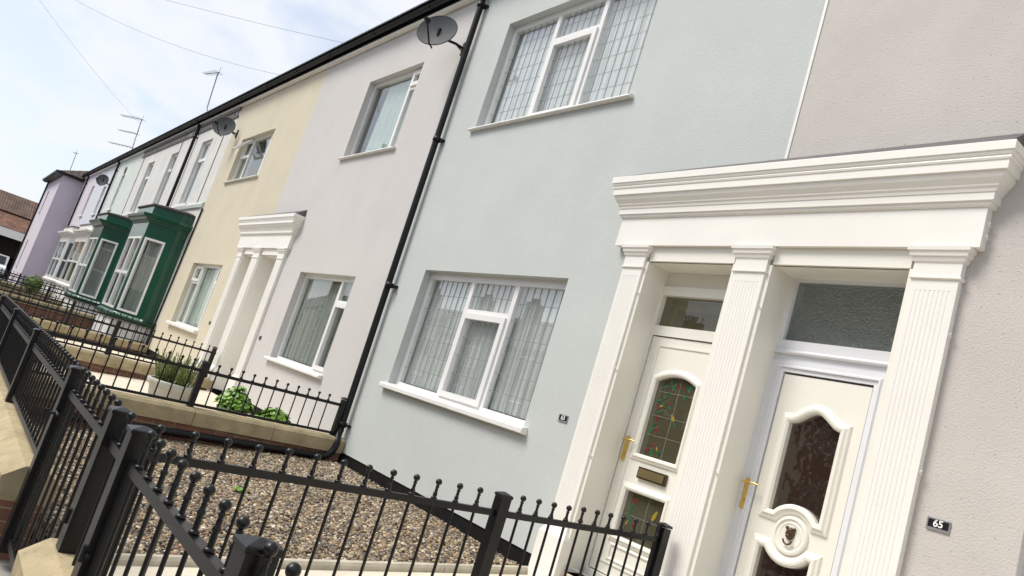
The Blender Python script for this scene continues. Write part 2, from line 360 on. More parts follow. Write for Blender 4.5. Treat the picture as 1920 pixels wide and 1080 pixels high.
# raised doorstep slabs
mb = MB(); mb.box(-4.5, -3.62, -.02, .3, .5, .70); mb.box(-3.3, -2.3, -.02, .3, .5, .70); struct('doorstep', mb, CONC)

# gravel: real pebbles over a bed
def gravel():
    bed = slab(-8.72, -4.72, -8.72, -4.87, -3.55, .01, .0); struct('gravel_bed', bed, material('gravel_bed_grit', (.10, .075, .055), .95, var=.5, vscale=60, bump=.8, bscale=50, bdist=.02))
    # icosahedron
    ph = (1+5**.5)/2
    iv = np.array([(-1,ph,0),(1,ph,0),(-1,-ph,0),(1,-ph,0),(0,-1,ph),(0,1,ph),(0,-1,-ph),(0,1,-ph),(ph,0,-1),(ph,0,1),(-ph,0,-1),(-ph,0,1)])/math.sqrt(1+ph*ph)
    ifc = np.array([(0,11,5),(0,5,1),(0,1,7),(0,7,10),(0,10,11),(1,5,9),(5,11,4),(11,10,2),(10,7,6),(7,1,8),(3,9,4),(3,4,2),(3,2,6),(3,6,8),(3,8,9),(4,9,5),(2,4,11),(6,2,10),(8,6,7),(9,8,1)])
    n = 40000
    y = -3.5+rng.random(n)*3.47; x0 = -8.70; x1 = -4.74-.14*(y+3.5)/3.47; x = x0+(x1-x0)*rng.random(n)
    sz = .0105+.011*rng.random(n)**1.8; sc = sz[:, None]*np.stack([.8+.5*rng.random(n), .8+.5*rng.random(n), .55+.3*rng.random(n)], 1)
    z = gz(y)+.004+rng.random(n)*.012
    a = rng.random(n)*6.283; ti = (rng.random((n, 2))-.5)*.9
    P = iv[None]*(1+.22*(rng.random((n,12,1))-.5))*sc[:, None]
    ca, sa = np.cos(a)[:, None], np.sin(a)[:, None]
    X = P[...,0]*ca-P[...,1]*sa; Y = P[...,0]*sa+P[...,1]*ca; Z = P[...,2]+X*ti[:, :1]+Y*ti[:, 1:]
    V = np.stack([X+x[:, None], Y+y[:, None], Z+z[:, None]], -1).reshape(-1, 3)
    F = (ifc[None]+12*np.arange(n)[:, None, None]).reshape(-1, 3)
    me = bpy.data.meshes.new('gravel'); me.vertices.add(len(V)); me.vertices.foreach_set('co', V.astype(np.float32).ravel())
    me.loops.add(F.size); me.loops.foreach_set('vertex_index', F.astype(np.int32).ravel())
    me.polygons.add(len(F)); me.polygons.foreach_set('loop_start', np.arange(0, F.size, 3, dtype=np.int32)); me.polygons.foreach_set('use_smooth', np.ones(len(F), bool))
    me.update(calc_edges=True)
    pal = np.array([(.34,.27,.17),(.22,.16,.10),(.46,.39,.27),(.12,.095,.07),(.27,.19,.10),(.07,.06,.055),(.58,.52,.42),(.19,.175,.15),(.32,.29,.24),(.22,.11,.06),(.11,.105,.10),(.64,.60,.52)])
    pr = np.array([.14,.14,.11,.14,.08,.11,.05,.09,.07,.02,.08,.03]); c = pal[rng.choice(len(pal), n, p=pr/pr.sum())]*np.array([.96, .90, .83])*(.75+.5*rng.random((n,1)))
    ca4 = np.concatenate([np.repeat(c, 12, 0), np.ones((n*12, 1))], 1)
    at = me.color_attributes.new('pebble', 'FLOAT_COLOR', 'POINT'); at.data.foreach_set('color', ca4.astype(np.float32).ravel())
    mt = bpy.data.materials.new('pebbles'); mt.use_nodes = True; t = mt.node_tree; b = t.nodes['Principled BSDF']; b.inputs['Roughness'].default_value = .6
    an = N(t, 'ShaderNodeVertexColor', layer_name='pebble'); t.links.new(an.outputs[0], b.inputs['Base Color']); me.materials.append(mt)
    o = bpy.data.objects.new('gravel', me); COL.objects.link(o); tag(o, 'mixed brown and grey pebbles filling the small front garden', 'gravel', kind='stuff')
gravel()
def kerb():
    mb = MB()
    for i in range(4):
        ya, yb = -3.55+i*.875, -3.55+(i+1)*.875-.008
        f = lambda y: -4.64-.15*(y+3.6)/3.54
        rings = []
        for y in (ya, yb):
            xc = f(y)-.035; g = gz(y)
            rings.append([(xc-.035,y,g-.1),(xc-.035,y,g+.03),(xc-.022,y,g+.05),(xc,y,g+.057),(xc+.022,y,g+.05),(xc+.035,y,g+.03),(xc+.035,y,g-.1)])
        mb.loft(rings)
    o = mb.build('edging_kerb', KERB); tag(o, 'pale rounded concrete edging between the gravel and the path', 'kerb')
kerb()

# ------------------------------------------------------------------ houses
def wall_front(mb, x0, x1, z0, z1, ops, mi=0, y=0.):
    xs = sorted({x0, x1, *[v for o in ops for v in o[:2]]}); zs = sorted({z0, z1, *[v for o in ops for v in o[2:4]]})
    for i in range(len(xs)-1):
        for j in range(len(zs)-1):
            cx, cz = (xs[i]+xs[i+1])/2, (zs[j]+zs[j+1])/2
            if any(o[0] < cx < o[1] and o[2] < cz < o[3] for o in ops): continue
            mb.quad((xs[i],y,zs[j]), (xs[i+1],y,zs[j]), (xs[i+1],y,zs[j+1]), (xs[i],y,zs[j+1]), mi)
    for a, b, c, d, dp in ops:
        mb.quad((a,y,c),(a,y,d),(a,y+dp,d),(a,y+dp,c), mi); mb.quad((b,y,c),(b,y+dp,c),(b,y+dp,d),(b,y,d), mi)
        mb.quad((a,y,d),(b,y,d),(b,y+dp,d),(a,y+dp,d), mi); mb.quad((a,y,c),(a,y+dp,c),(b,y+dp,c),(b,y,c), mi)
def room(mb, x0, x1, z0, z1, y0, y1, mi=0):
    x0 -= .25; x1 += .25; z0 -= .25; z1 += .15
    mb.quad((x0,y1,z0),(x1,y1,z0),(x1,y1,z1),(x0,y1,z1), mi); mb.quad((x0,y0,z0),(x0,y1,z0),(x0,y1,z1),(x0,y0,z1), mi)
    mb.quad((x1,y0,z0),(x1,y1,z0),(x1,y1,z1),(x1,y0,z1), mi); mb.quad((x0,y0,z1),(x1,y0,z1),(x1,y1,z1),(x0,y1,z1), mi); mb.quad((x0,y0,z0),(x1,y0,z0),(x1,y1,z0),(x0,y1,z0), mi)
    # return faces that close the room round the opening
    o = .25; p = .15
    mb.quad((x0,y0,z0),(x0+o,y0,z0),(x0+o,y0,z1),(x0,y0,z1), mi); mb.quad((x1-o,y0,z0),(x1,y0,z0),(x1,y0,z1),(x1-o,y0,z1), mi)
    mb.quad((x0+o,y0,z1-p),(x1-o,y0,z1-p),(x1-o,y0,z1),(x0+o,y0,z1), mi); mb.quad((x0+o,y0,z0),(x1-o,y0,z0),(x1-o,y0,z0+o),(x0+o,y0,z0+o), mi)

def curtain_mesh(x0, x1, z0, z1, y, amp=.012, wl=.085, slant=0.):
    n = max(12, int((x1-x0)/.012)); mb = MB(); ph = random.random()*6; vs = []
    for i in range(n+1):
        u = i/n; x = x0+(x1-x0)*u; d = amp*math.sin(x/wl*6.283+ph+1.3*math.sin(x*7+ph))+amp*.5*math.sin(x/wl*3.1+ph*2)
        vs += [(x+slant*(1-u), y+d*.6, z1), (x, y+d*1.2, z0)]
    mb.add(vs, [(2*i, 2*i+1, 2*i+3, 2*i+2) for i in range(n)], 0, True); return mb

def window(h, x0, x1, z0, z1, cols, y=.10, fmat=None, sill=True, sill_h=.042, sill_out=.06, curtain=None, cx=None, cz=None, slant=0., lattice=None, head=.07, glass=None, lab=None):
    """cols: list of (xa, xb, [(za, zb, sash)]) giving the glazed lights between the frame members"""
    fm = fmat or UPVC; mb = MB(); t = .055; yb = y+.07
    mb.box(x0, x0+t, y, yb, z0, z1); mb.box(x1-t, x1, y, yb, z0, z1)
    mb.box(x0+t, x1-t, y, yb, z1-head, z1); mb.box(x0+t, x1-t, y, yb, z0, z0+.05)
    zi0, zi1 = z0+.05, z1-head
    for i in range(len(cols)-1):
        mb.box(cols[i][1], cols[i+1][0], y+.002, yb-.002, zi0, zi1)
    gl = MB(); lat = MB()
    for xa, xb, ls in cols:
        for j in range(len(ls)-1): mb.box(xa, xb, y+.004, yb-.004, ls[j][1], ls[j+1][0])
        for za, zb, sash in ls:
            ga, gb, gc, gd = xa, xb, za, zb
            if sash:
                s = .05
                mb.box(xa-.015, xb+.015, y-.022, y+.03, za-.015, za+s); mb.box(xa-.015, xb+.015, y-.022, y+.03, zb-s, zb+.015)
                mb.box(xa-.015, xa+s, y-.022, y+.03, za+s, zb-s); mb.box(xb-s, xb+.015, y-.022, y+.03, za+s, zb-s)
                ga, gb, gc, gd = xa+s, xb-s, za+s, zb-s
            gl.quad((ga,y+.03,gc),(gb,y+.03,gc),(gb,y+.03,gd),(ga,y+.03,gd))
            if lattice:
                nx = max(1, round((gb-ga)/lattice[0])); nz = max(1, round((gd-gc)/lattice[1])); w = .003
                for k in range(1, nx): xx = ga+(gb-ga)*k/nx; lat.box(xx-w, xx+w, y+.024, y+.029, gc, gd)
                for k in range(1, nz): zz = gc+(gd-gc)*k/nz; lat.box(ga, gb, y+.0225, y+.0235, zz-w, zz+w)
    f = mb.build('window', fm, h)
    if lab: f['label'] = lab
    gl.build('pane', glass or GLASS, f, recalc=False)
    if lattice: lat.build('lead_lattice', LEADCAME, f)
    if sill:
        sb = MB(); o = .07; n = 5
        prof = [(y, z0+.012), (-sill_out+.02, z0-.012), (-sill_out+.006, z0-.018), (-sill_out, z0-.03), (-sill_out, z0-sill_h+.008), (-sill_out+.008, z0-sill_h), (y, z0-sill_h)]
        xo0, xo1 = x0-o, x1+o
        # front nose across the full width, inner part between the reveals
        pf = [p for p in prof if p[0] < 0]; pf = [(-.0, z0-.004)] + pf + [(0., z0-sill_h)]
        sb.loft([[(xx, a, b) for a, b in pf] for xx in (xo0, xo1)])
        sb.add([(x0,-.001,z0-.003),(x1,-.001,z0-.003),(x1,y+.01,z0+.012),(x0,y+.01,z0+.012)], [(0,1,2,3)])
        sb.build('sill', SILL, f)
    if curtain:
        a, b = cx or (x0+.06, x1-.06); c, d = cz or (z0+.06, z1-.08)
        curtain_mesh(a, b, c, d, y+.10, slant=slant).build('curtain', curtain, f, recalc=False)
    return f

def house(x0, x1, wmat, label, ops, rooms, ztop=7.2, base=None, bed=True):
    h = thing('terraced_house', ((x0+x1)/2, 0, .6), label, 'house')
    mb = MB(); wall_front(mb, x0, x1, .75, ztop, ops)
    mb.quad((x0,0,.75),(x1,0,.75),(x1,.012,.75),(x0,.012,.75))
    w = mb.build('wall', wmat, h)
    mb = MB(); pl = [o for o in ops if o[2] < .76]; xs = [x0]
    for o in pl: xs += [o[0], o[1]]
    xs.append(x1)
    for i in range(0, len(xs), 2): mb.box(xs[i], xs[i+1], .012, .2, .2, .749)
    mb.build('plinth', base or PLINTH, h)
    if rooms:
        for r in rooms: mb = MB(); room(mb, *r); mb.build('room', ROOM, h)
    # roof, fascia and gutter
    mb = MB(); z = 7.36
    mb.add([(x0,-.26,z),(x1,-.26,z),(x1,4.2,z+2.6),(x0,4.2,z+2.6),(x0,8.6,z),(x1,8.6,z)], [(0,1,2,3),(3,2,5,4)])
    mb.quad((x0,-.26,z-.03),(x1,-.26,z-.03),(x1,-.26,z),(x0,-.26,z)); mb.quad((x0,8.6,.3),(x1,8.6,.3),(x1,8.6,z),(x0,8.6,z))
    rf = mb.build('roof', SLATE, h, recalc=False)
    mb = MB(); mb.box(x0, x1, -.10, -.002, ztop+.025, z-.004); mb.box(x0, x1, -.10, 0, ztop+.006, ztop+.024, 1); mb.build('fascia_board', [GUTB, SILL], h)
    mb = MB(); n = 9; prof = []
    for k in range(n): a = math.pi*k/(n-1); prof.append((-.165-.062*math.cos(a), z-.02-.075*math.sin(a)))
    outer = prof; inner = [(a*.0+(-.165-.055*math.cos(math.pi*k/(n-1))), z-.02-.066*math.sin(math.pi*k/(n-1))) for k, (a, b) in enumerate(prof)]
    ring = outer+inner[::-1]
    mb.loft([[(xx, a, b) for a, b in ring] for xx in (x0, x1)], smooth=False)
    k = x0+.4
    while k < x1:
        mb.lathe([(0,0)], (k,0,0), 3) if False else None
        mb.loft([[(xx, -.165+(a+.165)*1.09, z-.02+(b-z+.02)*1.09) for a, b in outer] + [(xx,-.165+.06,z-.02),(xx,-.165-.06,z-.02)] for xx in (k-.035, k+.035)])
        k += 1.9
    mb.build('gutter', GUTB, h)
    return h

W63u = (-8.15, -5.42, 5.03, 6.53); W63l = (-8.18, -5.49, 1.68, 3.12)
W61u = (-12.17, -10.31, 5.01, 6.44); W61l = (-12.18, -10.06, 1.50, 2.96)
W59u = (-18.94, -16.60, 5.03, 6.15); W59l = (-19.02, -16.63, 1.50, 2.96)
D63 = (-4.56, -3.62, .70, 3.32); D65 = (-3.32, -2.30, .70, 3.32)
W65l = (-1.49, 1.2, 1.68, 3.12); W65u = (-1.49, 1.2, 5.03, 6.53)
op = lambda w, d=.2: (*w, d)
rm = lambda w: (*w, .2, 2.4)

# --- 65 (pinkish grey, nearest)
h65 = house(-3.44, 3.2, R_PINK, 'pinkish grey rough rendered house at the right, with the cream door with brown glass', [op(D65, .32), op(W65l), op(W65u)], [rm(W65l), rm(W65u)])
for w in (W65l, W65u):
    window(h65, *w, [(w[0]+.055, w[0]+.93, [(w[2]+.05, w[3]-.07, False)]), (w[0]+1.0, w[0]+1.7, [(w[2]+.05, w[3]-.5, True), (w[3]-.44, w[3]-.07, False)]), (w[0]+1.77, w[1]-.055, [(w[2]+.05, w[3]-.07, False)])], curtain=NET)
# --- 63 (mint)
h63 = house(-8.95, -3.44, R_MINT, 'pale mint green house with lattice windows and the stained glass door', [op(D63, .32), op(W63u), op(W63l)], [rm(W63u), rm(W63l)])
for w, hd, nt_, sh, lb in ((W63u, .075, NETW, .042, 'leaded upper window with bright net curtain'), (W63l, .085, NET, .075, 'leaded lower window with thick white sill')):
    x0, x1, z0, z1 = w
    window(h63, *w, [(x0+.055, -7.235, [(z0+.05, z1-hd, False)]), (-7.165, -6.40, [(z0+.05, z1-.46, True), (z1-.395, z1-hd, False)]), (-6.33, x1-.055, [(z0+.05, z1-hd, False)])],
           lattice=(.115, .19), curtain=nt_, sill_h=sh, sill_out=.07 if sh > .05 else .06, head=hd, lab=lb)
# --- 61 (pale lilac grey)
h61 = house(-14.6, -8.95, R_LAV, 'pale lilac grey house with the satellite dish under its gutter', [op(W61u), op(W61l), (-14.38, -13.42, .70, 3.24, .01)], [rm(W61u), rm(W61l)])
x0, x1, z0, z1 = W61u
window(h61, *W61u, [(x0+.055, -10.78, [(z0+.05, z1-.06, False)]), (-10.71, x1-.055, [(z0+.05, z1-.36, False), (z1-.29, z1-.06, True)])], curtain=DRAPE, cx=(x0+.36, x1-.06), slant=.08, head=.06)
x0, x1, z0, z1 = W61l
window(h61, *W61l, [(x0+.055, -10.70, [(z0+.05, z1-.07, False)]), (-10.62, x1-.055, [(z0+.05, z1-.42, True), (z1-.36, z1-.07, False)])], curtain=NETG, sill_h=.06, sill_out=.07)
# --- 59 (cream)
h59 = house(-20.15, -14.6, R_CREAM, 'cream rendered house with an open top-hung upstairs light', [op(W59u), op(W59l), (-15.44, -14.78, .70, 3.24, .01)], [rm(W59u), rm(W59l)])
x0, x1, z0, z1 = W59u
f59 = window(h59, *W59u, [(x0+.055, x0+.62, [(z0+.05, z1-.47, False)]), (x0+.69, x1-.46, [(z0+.05, z1-.06, False)]), (x1-.39, x1-.055, [(z0+.05, z1-.45, False), (z1-.38, z1-.06, False)])], head=.06, curtain=NETG, cx=(x0+.06, x0+.75))
mb = MB(); mb.box(x0+.055, x0+.62, .104, .166, z1-.47, z1-.41); mb.build('transom', UPVC, f59)
mb = MB(); gl = MB(); a, b = x0+.05, x0+.63; ang = math.radians(38); L = .40
def hp(x, s, o): return (x, .09-s*math.sin(ang)-o*math.cos(ang), z1-.05-s*math.cos(ang)+o*math.sin(ang))
def hbox(xa, xb, s0, s1): mb.hexa([hp(xa,s1,0),hp(xb,s1,0),hp(xb,s1,.04),hp(xa,s1,.04)], [hp(xa,s0,0),hp(xb,s0,0),hp(xb,s0,.04),hp(xa,s0,.04)])
hbox(a, b, 0, .055); hbox(a, b, L-.055, L); hbox(a, a+.055, .055, L-.055); hbox(b-.055, b, .055, L-.055)
sh = mb.build('open_top_light', UPVC, f59)
gl.quad(hp(a+.05,.05,.02), hp(b-.05,.05,.02), hp(b-.05,L-.05,.02), hp(a+.05,L-.05,.02)); gl.build('pane', GLASS, f59, recalc=False)
x0, x1, z0, z1 = W59l
window(h59, *W59l, [(x0+.055, x0+.62, [(z0+.05, z1-.47, False), (z1-.40, z1-.06, True)]), (x0+.69, x1-.50, [(z0+.05, z1-.06, False)]), (x1-.43, x1-.055, [(z0+.05, z1-.47, False), (z1-.40, z1-.06, True)])], head=.06, sill_h=.08, sill_out=.09, curtain=DRAPE)

# --- white pair with the green bays
def tall_window(h, x0, x1, z0, z1, arch=False):
    zm = z1-.62
    f = window(h, x0, x1, z0, z1, [(x0+.055, x1-.055, [(z0+.05, zm, False), (zm+.09, z1-.07, False)])], y=.06, sill=False, curtain=NETW)
    sb = MB(); sb.box(x0-.07, x1+.07, -.07, -.001, z0-.09, z0-.005); sb.build('sill', SILL, f)
    return f
WA = (-23.1, -22.0, 4.60, 6.56); WBm = (-26.85, -25.85, 4.60, 6.56); WC = (-30.45, -29.4, 4.60, 6.56)
BAY57 = (-23.85, -20.6); BAY55 = (-31.1, -27.65)
def bay_op(b): return (b[0]+.35, b[1]-.35, 1.35, 3.35, .2)
h57 = house(-26.0+.9, -20.15, R_WHITE, 'off white house with the nearer dark green bay window', [op(WA), bay_op(BAY57)], [rm(WA), rm(bay_op(BAY57)[:4])])
tall_window(h57, *WA)
h55 = house(-32.3, -25.1, R_WHITE, 'off white house with the farther dark green bay window', [op(WBm), op(WC), bay_op(BAY55)], [rm(WBm), rm(WC), rm(bay_op(BAY55)[:4])])
tall_window(h55, *WBm); tall_window(h55, *WC)
BAY53 = (-36.9, -32.35); BAY51 = (-42.4, -38.2)
WD = (-35.55, -34.85, 4.95, 6.45); WE = (-43.9, -43.1, 4.9, 6.5); WF = (-39.7, -38.9, 4.85, 6.2)
h53 = house(-37.3, -32.3, R_PALEG, 'pale green house beyond the green bays', [op(WD), bay_op(BAY53)], [rm(WD), rm(bay_op(BAY53)[:4])])
tall_window(h53, *WD)
mb = MB(); cx_, cz_ = -35.2, 6.66
mb.lathe([(0.,.0),(.12,.0),(.12,.03),(.17,.03),(.17,0)], (0,0,0), 16); vent = mb
mb2 = MB(); mb2.v = [(cx_+p[0], -p[2]-.001, cz_+p[1]) for p in vent.v]; mb2.f = vent.f; mb2.m = vent.m; mb2.s = vent.s; mb2.build('round_vent', LEAD, h53)
h51 = house(-42.9, -37.3, R_PALEB, 'pale blue house with a small dark satellite dish', [op(WF), bay_op(BAY51)], [rm(WF), rm(bay_op(BAY51)[:4])])
tall_window(h51, *WF)
h49 = house(-48.3, -42.9, R_LILAC, 'pale lilac house in the row, next to the projecting lilac block', [op(WE)], [rm(WE)])
tall_window(h49, *WE)
# string course and moulded eaves band of the white pair
mb = MB()
for a, b in ((-25.1, -20.16),): mb.loft([[(x,-.001,4.40),(x,-.05,4.42),(x,-.07,4.50),(x,-.05,4.54),(x,-.001,4.56)] for x in (a, b)])
mb.build('string_course', R_PALEG, h57)
mb = MB(); mb.loft([[(x,-.001,4.40),(x,-.05,4.42),(x,-.07,4.50),(x,-.05,4.54),(x,-.001,4.56)] for x in (-32.28, -25.11)]); mb.build('string_course', R_PALEG, h55)
for hh, a, b in ((h57, -25.09, -20.17), (h55, -32.28, -25.11)):
    mb = MB(); mb.box(a, b, -.03, -.001, 6.93, 6.98); mb.box(a, b, -.05, -.001, 7.13, 7.19)
    x = a+.1
    while x < b-.2: mb.box(x, x+.17, -.025, -.001, 7.0, 7.11, 1); x += .3
    mb.build('eaves_moulding', [LEAD, material('dull_moulding', (.36, .34, .32), .9, var=.3, vscale=5)], hh)
    for u, v in ((a+.5, a+.5), (b-.75, b-.78)): mb = MB(); mb.tube([(u,-.012,6.9),(v,-.012,4.58)], .012, 6); mb.build('cable', CABLE, hh)
mb = MB(); mb.box(-3.452, -3.428, -.008, -.001, 4.05, 7.2); mb.build('party_bead', SILL, h63)

# --- bay windows
def bay(h, xl, xr, mat, leg, ret, label=None, roofm=None, win=(.06, .78), cur=NETG, zs=1.20, ztop=3.69, double=False):
    d = leg+ret
    base = [(xr,0),(xr,-ret),(xr-leg,-d),(xl+leg,-d),(xl,-ret),(xl,0)]
    def off(o):   # outward offset of the plan
        P = [Vector(p) for p in base]; out = []
        for i, p in enumerate(P):
            if i in (0, len(P)-1): out.append((p.x+(o if i == 0 else -o), 0)); continue
            a = (p-P[i-1]).normalized(); b = (P[i+1]-p).normalized()
            n1 = Vector((-a.y, a.x)); n2 = Vector((-b.y, b.x)); n1, n2 = -n1, -n2
            # plan runs clockwise seen from above with the outside on the -left; make sure normals point away from the wall centre
            c = Vector(((xl+xr)/2, 0))
            if n1.dot(p-c) < 0: n1 = -n1
            if n2.dot(p-c) < 0: n2 = -n2
            mm = (n1+n2).normalized(); q = p+mm*(o/max(.4, mm.dot(n1))); out.append((q.x, q.y))
        return out
    ring = lambda o, z: [(x, y, z) for x, y in off(o)]
    mb = MB()
    mb.loft([ring(0, zs+.1), ring(0, zs+.1+.001)], cap=False)
    bayo = None
    faces = [((xr,-ret),(xr-leg,-d),'cant'), ((xr-leg,-d),(xl+leg,-d),'front'), ((xl+leg,-d),(xl,-ret),'cant2')]
    zb, zt = zs+.10, ztop; w0, w1 = zs+.16, 3.30
    gl = MB(); fr = MB(); cu = []
    th = .10
    def P(a, b, u, inn, z):
        a = Vector(a); b = Vector(b); dd = (b-a).normalized(); nn = Vector((-dd.y, dd.x)); c = Vector(((xl+xr)/2, 0))
        if nn.dot((a+b)/2-c) > 0: nn = -nn
        q = a+dd*u+nn*inn; return (q.x, q.y, z)
    def pbox(tgt, a, b, u0, u1, i0, i1, z0, z1):
        tgt.hexa([P(a,b,u0,i0,z0),P(a,b,u1,i0,z0),P(a,b,u1,i1,z0),P(a,b,u0,i1,z0)], [P(a,b,u0,i0,z1),P(a,b,u1,i0,z1),P(a,b,u1,i1,z1),P(a,b,u0,i1,z1)])
    body = MB()
    # return panels
    for sx, xx in ((1, xr), (-1, xl)):
        body.box(min(xx, xx-sx*th), max(xx, xx-sx*th), -ret, -.001, zs+.1, ztop)
    for a, b, kd in faces:
        Lf = (Vector(b)-Vector(a)).length
        if kd == 'cant': ua, ub = Lf*(1-win[1]), Lf*(1-win[0])
        elif kd == 'cant2': ua, ub = Lf*win[0], Lf*win[1]
        else: ua, ub = .14, Lf-.14
        z0_, z1_ = zb, zt
        pbox(body, a, b, 0, ua, 0, th, z0_, z1_); pbox(body, a, b, ub, Lf, 0, th, z0_, z1_)
        pbox(body, a, b, ua, ub, 0, th, z0_, w0); pbox(body, a, b, ua, ub, 0, th, w1, z1_)
        lights = [(ua, ub)]
        if kd == 'front': mid = (ua+ub)/2; lights = [(ua, mid), (mid, ub)]
        for la, lb in lights:
            t = .055
            pbox(fr, a, b, la, la+t, -.012, .06, w0, w1); pbox(fr, a, b, lb-t, lb, -.012, .06, w0, w1)
            pbox(fr, a, b, la+t, lb-t, -.012, .06, w1-t, w1); pbox(fr, a, b, la+t, lb-t, -.012, .06, w0, w0+t)
            if kd == 'front' or double: pbox(fr, a, b, la+t, lb-t, -.006, .058, w0+(w1-w0)*.47, w0+(w1-w0)*.47+.08)
            gl.quad(P(a,b,la+t,.03,w0+t), P(a,b,lb-t,.03,w0+t), P(a,b,lb-t,.03,w1-t), P(a,b,la+t,.03,w1-t))
            cu.append((a, b, la+.02, lb-.02))
    bo = body.build('bay_window', mat, h)
    if label: bo['label'] = label
    fr.build('sash_frame', UPVC, bo); gl.build('pane', GLASS, bo, recalc=False)
    cm = MB()
    for a, b, la, lb in cu:
        n = 40; vs = []
        for i in range(n+1):
            u = la+(lb-la)*i/n; o = .14+.02*math.sin(i*1.15)+.01*math.sin(i*2.7)
            vs += [P(a,b,u,o,w1-.04), P(a,b,u,o,w0+.03)]
        cm.add(vs, [(2*i,2*i+1,2*i+3,2*i+2) for i in range(n)], 0, True)
    cm.build('curtain', cur, bo, recalc=False)
    # plinth wall below, sill, cornice, parapet and roof
    mb = MB(); mb.loft([ring(-.02, .3), ring(-.02, zs-.02)]); mb.build('bay_base', R_WHITE, bo)
    mb = MB(); mb.loft([ring(.0, zs-.06), ring(.05, zs-.05), ring(.07, zs), ring(.07, zs+.05), ring(.03, zs+.075), ring(.0, zs+.10)]); mb.build('bay_sill', mat, bo)
    mb = MB()
    mb.loft([ring(.0, ztop+.0), ring(.03, ztop+.005), ring(.05, ztop+.04), ring(.10, ztop+.06), ring(.13, ztop+.10), ring(.2, ztop+.13), ring(.21, ztop+.2), ring(.19, ztop+.21), ring(.04, ztop+.225), ring(.02, ztop+.225), ring(.02, ztop+.44)])
    mb.build('bay_cornice', mat, bo)
    mb = MB(); mb.loft([ring(.05, ztop+.44), ring(.06, ztop+.45), ring(.06, ztop+.49), ring(-.3, ztop+.56)]); mb.build('bay_roof', roofm or FELT, bo)
    return bo
bay(h57, *BAY57, GREEN, .6, .25, 'dark green bay with white framed windows', win=(.07, .76))
bay(h55, *BAY55, GREEN, .65, .2, 'dark green bay with white framed windows', win=(.10, .80))
bay(h53, *BAY53, WHITE, .55, .05, 'white painted bay with sash windows', LEAD, win=(.08, .92), cur=OLIVEC, zs=1.42, ztop=3.5, double=True)
bay(h51, *BAY51, WHITE, .55, .05, 'white painted bay with a lead roof', LEAD, win=(.08, .92), cur=BLUEC, zs=1.42, ztop=3.5, double=True)

# --- projecting lilac block at the end
hl = thing('projecting_house', (-52, -1.05, .6), 'tall lilac house standing forward at the far end of the terrace', 'house')
mb = MB(); wl = [(-53.6, -52.9, 5.0, 6.3, .15), (-53.6, -52.9, 1.6, 3.2, .15)]
wall_front(mb, -55.7, -48.35, .2, 7.0, wl, y=-1.05)
mb.quad((-48.35,-1.05,.2),(-48.35,0,.2),(-48.35,0,7.0),(-48.35,-1.05,7.0)); mb.quad((-55.7,-1.05,.2),(-55.7,9,.2),(-55.7,9,7.0),(-55.7,-1.05,7.0)); mb.quad((-48.35,0,7.0),(-48.35,9,7),(-48.35,9,10),(-48.35,0,7.3))
mb.build('wall', R_LILAC, hl)
for w in wl:
    f = MB(); f.box(w[0], w[1], -.95, -.92, w[2], w[3]); f.box(w[0]-.05, w[1]+.05, -1.12, -1.051, w[2]-.08, w[2]-.005); wo = f.build('window', UPVC, hl)
    g = MB(); g.quad((w[0]+.06,-.955,w[2]+.06),(w[1]-.06,-.955,w[2]+.06),(w[1]-.06,-.955,w[3]-.06),(w[0]+.06,-.955,w[3]-.06)); g.build('pane', material('dark_reflective_pane', (.03,.035,.04), .05), wo)
mb = MB(); e = [(-48.1,-1.32,7.13),(-48.1,9.2,7.13),(-56,9.2,7.13),(-56,-1.32,7.13)]; rd = [(-51.2,3.9,9.6),(-53,3.9,9.6)]
mb.add(e+rd, [(0,1,4),(1,2,5,4),(2,3,5),(3,0,4,5)]); mb.build('roof', ROOFT, hl, recalc=False)
mb = MB(); mb.box(-56, -48.1, -1.35, -1.2, 6.98, 7.128); mb.box(-48.22, -48.08, -1.2, -.1, 6.98, 7.128); mb.box(-56, -48.1, -1.45, -1.355, 7.02, 7.12)
mb.quad((-55.9,-1.2,6.99),(-48.2,-1.2,6.99),(-48.2,-.1,6.99),(-55.9,-.1,6.99)); mb.build('eaves', GUTB, hl)
mb = MB(); mb.tube([(-55.4,-1.12,7.0),(-55.4,-1.12,.5)], .05, 8); mb.build('downpipe', GUTB, hl)

